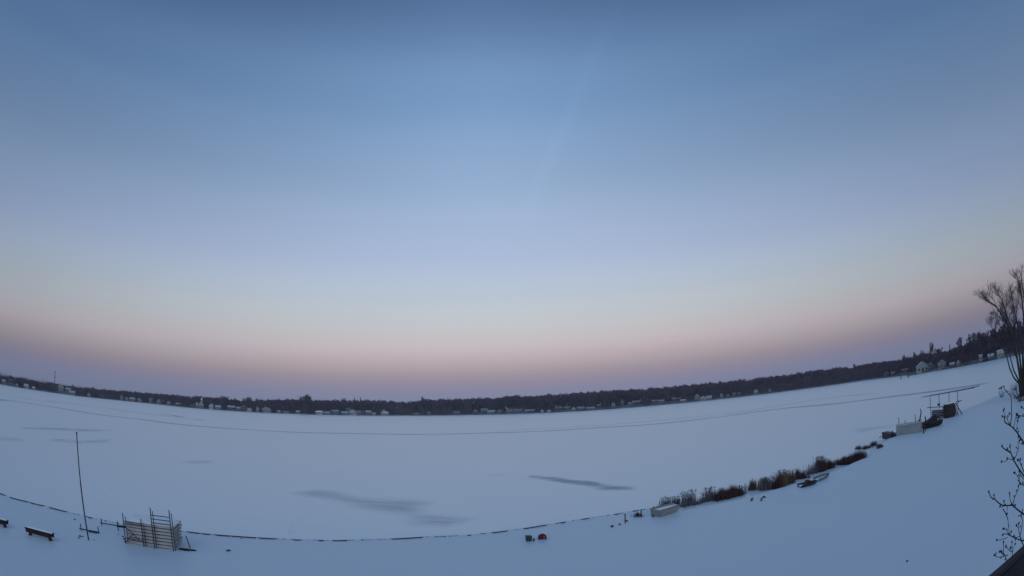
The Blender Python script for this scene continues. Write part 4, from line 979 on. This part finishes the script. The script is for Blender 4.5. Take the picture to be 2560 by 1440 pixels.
# the wood: one mass of trees behind the houses (real trees at their own places, too many to tell apart)
rw = random.Random(21)
def hides(a, s, pad, d): return any(abs(a-ha) < hw+pad/d and s < hs+3 for ha, hs, hw in HOUSES)
VV, FF, off = [], [], 0
def stamp(pr, p, h, wsc, rot):
    global off
    c, s = math.cos(rot), math.sin(rot)
    for vv, ff in ((pr[0], pr[1]), (pr[2], pr[3])):
        x = (vv[:, 0]*c-vv[:, 1]*s)*h*wsc+p.x; y = (vv[:, 0]*s+vv[:, 1]*c)*h*wsc+p.y; z = vv[:, 2]*h+p.z
        VV.append(np.stack([x, y, z], 1)); FF.append(ff+off); off += len(vv)
a0, a1 = sh_az[0]-.10, sh_az[-1]+.12
NT = 1500
for i in range(NT):
    a = a0+(a1-a0)*(i+rw.random())/NT; s = rw.uniform(22, 130); p = bank_pt(a, s); d = shore_d(a)+s
    if hides(a, s, 3, d): continue
    hmax = (CAM_H+d*top_t(a))-p.z
    h = max(5, hmax*rw.uniform(.80, 1.10)*(1.0 if s > 40 else .92)); stamp(rw.choice(protos), p, h, rw.uniform(.75, 1.2), rw.random()*6.28)
for ha, hs, hw in HOUSES:                                           # the wood closes again behind each house
    for k in range(26):
        a = ha+rw.uniform(-1, 1)*(hw+.006); s = hs+rw.uniform(10, 60); p = bank_pt(a, s); d = shore_d(a)+s
        if hides(a, s, 2, d): continue
        h = max(4, ((CAM_H+d*top_t(a))-p.z)*(rw.uniform(.4, .7) if k % 3 else rw.uniform(.8, 1.0))); lo_ = .25*h if k % 3 else 0
        stamp(rw.choice(protos), p+Vector((0, 0, -lo_)), h+lo_, rw.uniform(.7, 1.0), rw.random()*6.28)
for i in range(1700):                                              # lower growth between them
    a = a0+(a1-a0)*(i+rw.random())/1700; s = rw.uniform(18, 110); p = bank_pt(a, s); d = shore_d(a)+s
    if hides(a, s, 3, d): continue
    h = max(4, ((CAM_H+d*top_t(a))-p.z)*rw.uniform(.35, .72)); stamp(rw.choice(protos), p+Vector((0, 0, -.22*h)), h*1.22, rw.uniform(.6, .9), rw.random()*6.28)
wood_v, wood_f = np.concatenate(VV), np.concatenate(FF)
wd = npmesh('far_wood', wood_v, wood_f, M['twig'], smooth=False); tag(wd, 'long dark band of bare woodland running along the whole far shore', 'woodland', kind='stuff')
# understory brush so the foot of the wood is dense
v, f = [], []
def brush_at(p, h, wd_, n):
    for _ in range(n):
        b = p+Vector((rw.uniform(-wd_, wd_), rw.uniform(-wd_, wd_), -.1)); a = rw.random()*6.28
        tpt = b+Vector((math.cos(a)*h*.35, math.sin(a)*h*.35, h*rw.uniform(.5, 1))); u = Vector((rw.gauss(0, 1), rw.gauss(0, 1), 0)).normalized()*rw.uniform(.10, .25); o = len(v)
        v.extend([tuple(b-u), tuple(b+u), tuple(tpt)]); f.append((o, o+1, o+2))
for i in range(2600):
    a = a0+(a1-a0)*(i+rw.random())/2600; s = rw.uniform(14, 60); d = shore_d(a)
    if hides(a, s, 4.5, d): continue
    brush_at(bank_pt(a, s), rw.uniform(5, 15)*min(1, d/700+.1), 4.5*min(1, d/600), 38)
for ha, hs, hw in HOUSES:
    for k in range(10):
        a = ha+rw.uniform(-1, 1)*(hw+.004); s = hs+rw.uniform(9, 30)
        if hides(a, s, 4, shore_d(a)): continue
        brush_at(bank_pt(a, s), rw.uniform(6, 12)*min(1, shore_d(a)/700+.1), 4.0*min(1, shore_d(a)/600), 38)
for i in range(900):
    a = a0+(a1-a0)*rw.random(); x_ = proj(bank_pt(a, 0))[0]; dens = .45 if x_ < 1840 else 1.0
    if rw.random() > dens: continue
    s = rw.uniform(1.5, 9 if x_ < 1840 else 16)
    if hides(a, s, 3, shore_d(a)) and rw.random() < .8: continue
    brush_at(bank_pt(a, s), rw.uniform(.8, 2.6), 3.0, 16)
br = npmesh('undergrowth', v, f, M['brush']); tag(br, 'dark undergrowth at the foot of the woods along the far shore', 'undergrowth', kind='stuff')

# small jetty far right
a = az_of(2264, 945); p = W(2264, 946, 0)
t = thing('jetty', p, -a, 'small dark jetty on posts standing on the ice below the pale green house', 'jetty')
for X in (-3.2, 2.0): MB().bar((X, 0, -.2), (X, 0, 2.7), .28, n=8).build('post', M['black'], t)
MB().box((5, 3, 1.2), (8, 1.6, .3)).build('deck', M['black'], t)
# radio mast
a = az_of(137, 950); d = shore_d(a)+260; p = Vector((math.sin(a)*d, math.cos(a)*d, 8)); dd = unproj(137, 930); hm = CAM_H+d*dd.z/math.hypot(dd.x, dd.y)-8
t = thing('radio_mast', p, .3, 'thin dark radio mast rising above the trees at the far left', 'radio mast')
mb = MB()
for k in range(3):
    c, s = math.cos(k*2.094), math.sin(k*2.094); mb.bar((c*1.2, s*1.2, -2), (c*.35, s*.35, hm), .12, n=4)
for i in range(int(hm/3)):
    z0, z1 = i*3, i*3+3; r0 = 1.2-.85*z0/hm; r1 = 1.2-.85*z1/hm
    for k in range(3):
        mb.bar((math.cos(k*2.094)*r0, math.sin(k*2.094)*r0, z0), (math.cos(k*2.094+2.094)*r1, math.sin(k*2.094+2.094)*r1, z1), .07, n=3)
mb.build('lattice', M['black'], t)
for z_ in (hm-.5, hm-9, hm*.66): MB().bar((0, 0, z_-1.6), (0, 0, z_+1.6), .9, .9, 8).build('antenna', M['black'], t)

# ------------------------------------------------------------ big bare tree at the right edge
TB = WG(2556, 990); tdist = math.hypot(TB.x, TB.y)
t = thing('large_bare_tree', TB, 0, 'large many-stemmed bare tree filling the right edge of the picture', 'tree')
dirn = Vector((TB.x, TB.y, 0)).normalized()
def tp(x, y, dd=0):
    d = unproj(x, y); k = (tdist+dd)/math.hypot(d.x, d.y); return Vector((0, 0, CAM_H))+d*k-TB
rt = random.Random(33)
stems = [  # traced main stems (x, y) and their depth at the tip
 ([(2557,990),(2552,960),(2548,930),(2540,880),(2532,845),(2518,810),(2503,785),(2490,765),(2478,757),(2465,748)], -3, .20),
 ([(2557,990),(2556,950),(2550,900),(2543,850),(2530,820),(2517,790),(2508,760),(2500,740),(2492,728)], 3, .17),
 ([(2558,990),(2558,940),(2556,880),(2549,840),(2541,800),(2535,770),(2532,752),(2527,735)], 5, .16),
 ([(2558,990),(2561,930),(2562,860),(2560,800),(2555,750),(2549,715),(2544,698)], 0, .22),
 ([(2560,990),(2568,930),(2572,860),(2570,800),(2562,750),(2556,715),(2553,690)], -4, .2),
 ([(2556,985),(2550,962),(2535,945),(2524,920),(2518,895),(2508,872),(2496,850),(2486,832),(2478,815)], -5, .12),
 ([(2556,980),(2546,950),(2534,925),(2526,895),(2520,860),(2510,830),(2500,815)], 6, .12),
 ([(2558,985),(2552,940),(2545,905),(2538,870),(2534,840),(2536,810),(2534,785),(2531,765)], -6, .13),
 ([(2562,985),(2575,930),(2590,870),(2600,810),(2606,760),(2610,720)], 3, .2),
 ([(2562,985),(2585,940),(2610,890),(2630,840),(2645,800)], -5, .17),
 ([(2562,985),(2572,920),(2584,840),(2588,770),(2586,705)], 7, .2),
 ([(2557,975),(2550,945),(2544,900),(2528,865),(2522,840),(2519,815),(2512,790),(2500,772),(2488,790)], 8, .1),
]
trunk = MB(); wood_s = []; tw = []
def sub(q, d, L_, r0, lv):
    k = 3
    for i in range(k):
        d = (d+Vector((rt.gauss(0, .13), rt.gauss(0, .13), .06))).normalized(); n_ = q+d*(L_/k)
        wood_s.append((q, n_, r0*(1-.5*i/k), r0*(1-.5*(i+1)/k), 2)); q = n_
        if lv < 3:
            for _ in range(2):
                sub(q, (d+Vector((rt.gauss(0, .55), rt.gauss(0, .55), rt.gauss(.15, .3)))).normalized(), L_*.55, r0*.45, lv+1)
    if lv >= 2:
        for _ in range(5): tw.append((q, q+(d+Vector((rt.gauss(0, .45), rt.gauss(0, .45), rt.gauss(.05, .3)))).normalized()*L_*rt.uniform(.5, 1.0)))
for pts, dep, r0 in stems:
    P_ = [tp(x, y, dep*(i/(len(pts)-1))**1.3) for i, (x, y) in enumerate(pts)]; P_[0] = Vector((rt.uniform(-.25, .25), rt.uniform(-.25, .25), -.2))
    n = len(P_)-1
    for i in range(n):
        ra = r0*(1-.85*i/n)+.02; rb = r0*(1-.85*(i+1)/n)+.02; trunk.bar(P_[i], P_[i+1], ra, rb, 7)
        if i: trunk.blob(P_[i], (ra, ra, ra), 4, 7)
        if i >= n*.42:
            for _ in range(2):
                d = (P_[i+1]-P_[i]).normalized(); u = rt.random()
                sub(P_[i].lerp(P_[i+1], u), (d+Vector((rt.gauss(0, .45), rt.gauss(0, .45), rt.gauss(0, .2)))).normalized(), (1.9 if i < n-2 else 1.2)*rt.uniform(.7, 1.1), rb*.55, 1 if i < n-1 else 1)
    d = (P_[-1]-P_[-2]).normalized()
    sub(P_[-1], d, .8, .025, 1)
trunk.build('trunk', M['bark'], t)
cv = to_np([(a, b, c, d, 2) for a, b, c, d, e in wood_s], tw, .007, .006)
npmesh('crown', cv[2], cv[3], M['bark'], t)
def brush_clump(x, y, h, wd_, n, label, m='stem', name='bush', cat='bush'):
    p = WG(x, y); r = random.Random(int(x)); mb = MB()
    for i in range(n):
        a = r.random()*6.28; b = Vector((math.cos(a)*wd_*r.random()*.6, math.sin(a)*wd_*r.random()*.6, -.1)); d = Vector((math.cos(a)*.6, math.sin(a)*.6, 1)).normalized(); q = b
        for k in range(3):
            d = (d+Vector((r.gauss(0, .25), r.gauss(0, .25), 0))).normalized(); n_ = q+d*h/3*r.uniform(.7, 1); mb.bar(q, n_, .022-.005*k, .017-.005*k, 3); q = n_
            if k: mb.bar(q, q+(d+Vector((r.gauss(0, .6), r.gauss(0, .6), .2))).normalized()*h*.3, .01, .005, 3)
    o = mb.build(name, M[m]); o.location = p; tag(o, label, cat); return o
brush_clump(2549, 994, 1.7, 1.6, 70, 'tangled dark bush at the foot of the large bare tree')
brush_clump(2537, 975, 1.2, .6, 26, 'small twiggy bush just left of the foot of the large bare tree')
brush_clump(2504, 993, 1.3, .5, 20, 'little dark shrub on the snow left of the large bare tree')
brush_clump(2556, 1002, 1.0, 1.5, 60, 'low dark bush cut by the right edge below the large tree')

# ------------------------------------------------------------ budding branches close to the camera
ND = 3.6
t = thing('budding_shrub', (4.2, 1.4, .5), 0, 'tall budding shrub reaching up close to the camera at the right edge', 'shrub')
t0 = Vector(t.location)
def npn(x, y, dd=0): return at(x, y, ND+dd)-t0
BR = [([(2640,1180),(2600,1150),(2560,1108),(2552,1095),(2542,1080),(2533,1070),(2526,1064),(2519,1060),(2514,1057),(2511,1050),(2511,1044)], 2.0),
 ([(2526,1064),(2529,1040),(2529,1010),(2528,992),(2517,980),(2511,970),(2507,965),(2503,970)], 1.2), ([(2524,1062),(2518,1048),(2510,1033),(2509,1026)], .9), ([(2518,1048),(2524,1034)], .6), ([(2514,1040),(2506,1041)], .6),
 ([(2534,1070),(2537,1055),(2539,1044),(2541,1036)], .8), ([(2541,1078),(2543,1060),(2544,1052)], .7), ([(2620,1060),(2575,1043),(2560,1041),(2549,1039),(2543,1036)], 1.2), ([(2552,1040),(2547,1044)], .8), ([(2620,1050),(2560,1022),(2554,1018)], .9),
 ([(2640,1260),(2590,1225),(2560,1190),(2547,1172),(2535,1152),(2531,1143),(2527,1132),(2520,1128),(2510,1122),(2505,1115)], 1.9),
 ([(2533,1150),(2525,1148),(2518,1146)], 1), ([(2520,1148),(2512,1155),(2504,1154)], .8), ([(2535,1150),(2541,1138),(2546,1122),(2545,1105),(2550,1100)], 1.1), ([(2533,1146),(2527,1130),(2525,1117)], .9), ([(2526,1130),(2518,1122)], .7),
 ([(2600,1225),(2575,1200),(2560,1180),(2554,1165),(2548,1153),(2544,1150)], 1.2), ([(2550,1156),(2551,1148)], .8), ([(2560,1112),(2549,1108),(2546,1092)], .7),
 ([(2620,1250),(2580,1215),(2560,1198),(2552,1188),(2548,1178)], 1.1),
 ([(2532,1262),(2536,1245),(2545,1225),(2549,1205),(2548,1197),(2543,1189),(2537,1182)], 1.1), ([(2548,1197),(2550,1185),(2549,1178)], .8), ([(2560,1215),(2555,1212),(2551,1209)], .9),
 ([(2640,1330),(2590,1306),(2560,1286),(2545,1275),(2531,1263),(2517,1264),(2505,1263),(2496,1257),(2488,1249),(2477,1243),(2472,1229)], 1.9), ([(2488,1249),(2485,1238)], 1), ([(2531,1263),(2525,1248),(2524,1233)], 1),
 ([(2512,1264),(2505,1268),(2500,1266)], .9), ([(2518,1264),(2518,1275),(2516,1286)], .8), ([(2507,1272),(2516,1286),(2520,1300),(2522,1320),(2523,1336)], 1.1), ([(2530,1262),(2538,1263)], .9), ([(2512,1262),(2510,1253)], .7),
 ([(2640,1375),(2590,1358),(2560,1352),(2550,1350),(2535,1344),(2524,1338),(2515,1334),(2507,1337)], 1.6), ([(2518,1344),(2507,1348),(2498,1351),(2492,1350)], 1), ([(2524,1338),(2516,1325),(2508,1322)], .7),
 ([(2600,1420),(2575,1385),(2560,1365),(2552,1350),(2550,1340),(2555,1318),(2556,1300),(2553,1288)], 1.4), ([(2549,1337),(2546,1320),(2541,1313)], .9), ([(2546,1318),(2547,1309)], .7), ([(2550,1340),(2541,1344),(2535,1340)], .8), ([(2524,1338),(2528,1329)], .8),
 ([(2540,1480),(2526,1440),(2520,1418),(2515,1395),(2509,1383),(2509,1355)], 1.3), ([(2512,1390),(2503,1382),(2499,1379)], 1), ([(2510,1391),(2500,1393),(2493,1393),(2486,1388)], 1), ([(2509,1385),(2504,1378)], .8),
 ([(2550,1480),(2538,1430),(2534,1405),(2531,1385),(2530,1355)], 1.2), ([(2530,1380),(2521,1374),(2515,1365)], 1), ([(2531,1383),(2538,1360)], .6), ([(2525,1377),(2526,1369)], .7), ([(2512,1425),(2511,1421)], .7)]
bm = MB(); buds = MB(); rb = random.Random(4)
for pts, th in BR:
    d0 = rb.uniform(-.1, .1)
    P_ = [npn(x, y, .05*math.sin(x*.11)+.06*math.cos(y*.07)) for x, y in pts]
    r0 = .0040*th*.8; bm.chain(P_, r0, r0*.55, 6)
    e = P_[-1]; d = (P_[-1]-P_[-2]).normalized()
    buds.blob(e, (.0065, .0065, .010), 5, 7)
    n = len(P_)
    for i in range(1, n):
        if rb.random() < .45 and pts[i][0] < 2562:
            q = P_[i-1].lerp(P_[i], rb.random()); s = Vector((rb.gauss(0, 1), rb.gauss(0, 1), rb.gauss(.6, 1))).normalized()*rb.uniform(.008, .022)
            bm.bar(q, q+s, .0022, .002, 4); buds.blob(q+s, (.005, .005, .0065), 4, 6)
# stems out of the frame that carry them
stem_top = npn(2640, 1250, .1)
for q in (npn(2640,1180), npn(2620,1055), npn(2640,1260), npn(2640,1330), npn(2640,1375), npn(2600,1420), npn(2620,1250)):
    bm.bar(q, Vector((stem_top.x+.12, stem_top.y-.1, q.z-.35)), .007, .010, 6)
bm.build('branch', M['stem'], t, smooth=True); buds.build('bud', M['stem'], t, smooth=True)
MB().chain([Vector((0, 0, -.2)), Vector((stem_top.x*.4, stem_top.y*.4, 3)), Vector((stem_top.x+.12, stem_top.y-.1, stem_top.z-1.6)), Vector((stem_top.x+.12, stem_top.y-.1, npn(2620,1055).z))], .05, .012, 8).build('trunk', M['stem'], t, smooth=True)

# ------------------------------------------------------------ corner of the roof below the camera
ra, rb_ = W(2495, 1442, 6.35), W(2562, 1381, 6.35); e = (rb_-ra).normalized(); nrm = Vector((e.y, -e.x, 0))
t = thing('porch_roof', (ra+rb_)/2, math.atan2(e.y, e.x), 'dark shingled roof corner in the bottom right corner of the picture', 'roof')
MB().prism([(0, 0), (2.5, .9), (2.5, .78), (0, -.10)], (-1.6, 0, 0), (2.2, 0, 0)).build('shingles', M['shingle'], t)
MB().box((.3, -.012, -.05), (3.8, .02, .13)).build('fascia', M['steel'], t)
MB().box((.3, .02, .012), (3.8, .05, .012)).build('drip_edge', M['maroon'], t)

# ------------------------------------------------------------ thin winter haze over the lake
hz = MB().box((0, 0, 44), (4400, 4400, 92)).build('haze', M['snow']); hz.data.materials.clear()
hm_ = bpy.data.materials.new('haze'); hm_.use_nodes = True; tt = hm_.node_tree; tt.nodes.clear()
ho = tt.nodes.new('ShaderNodeOutputMaterial'); pv = tt.nodes.new('ShaderNodeVolumePrincipled'); pv.inputs['Color'].default_value = (.72, .78, .9, 1); pv.inputs['Density'].default_value = .00024; pv.inputs['Anisotropy'].default_value = .2
tt.links.new(pv.outputs[0], ho.inputs['Volume']); hz.data.materials.append(hm_); tag(hz, kind='stuff')
hz['label'] = 'thin evening haze over the frozen lake'
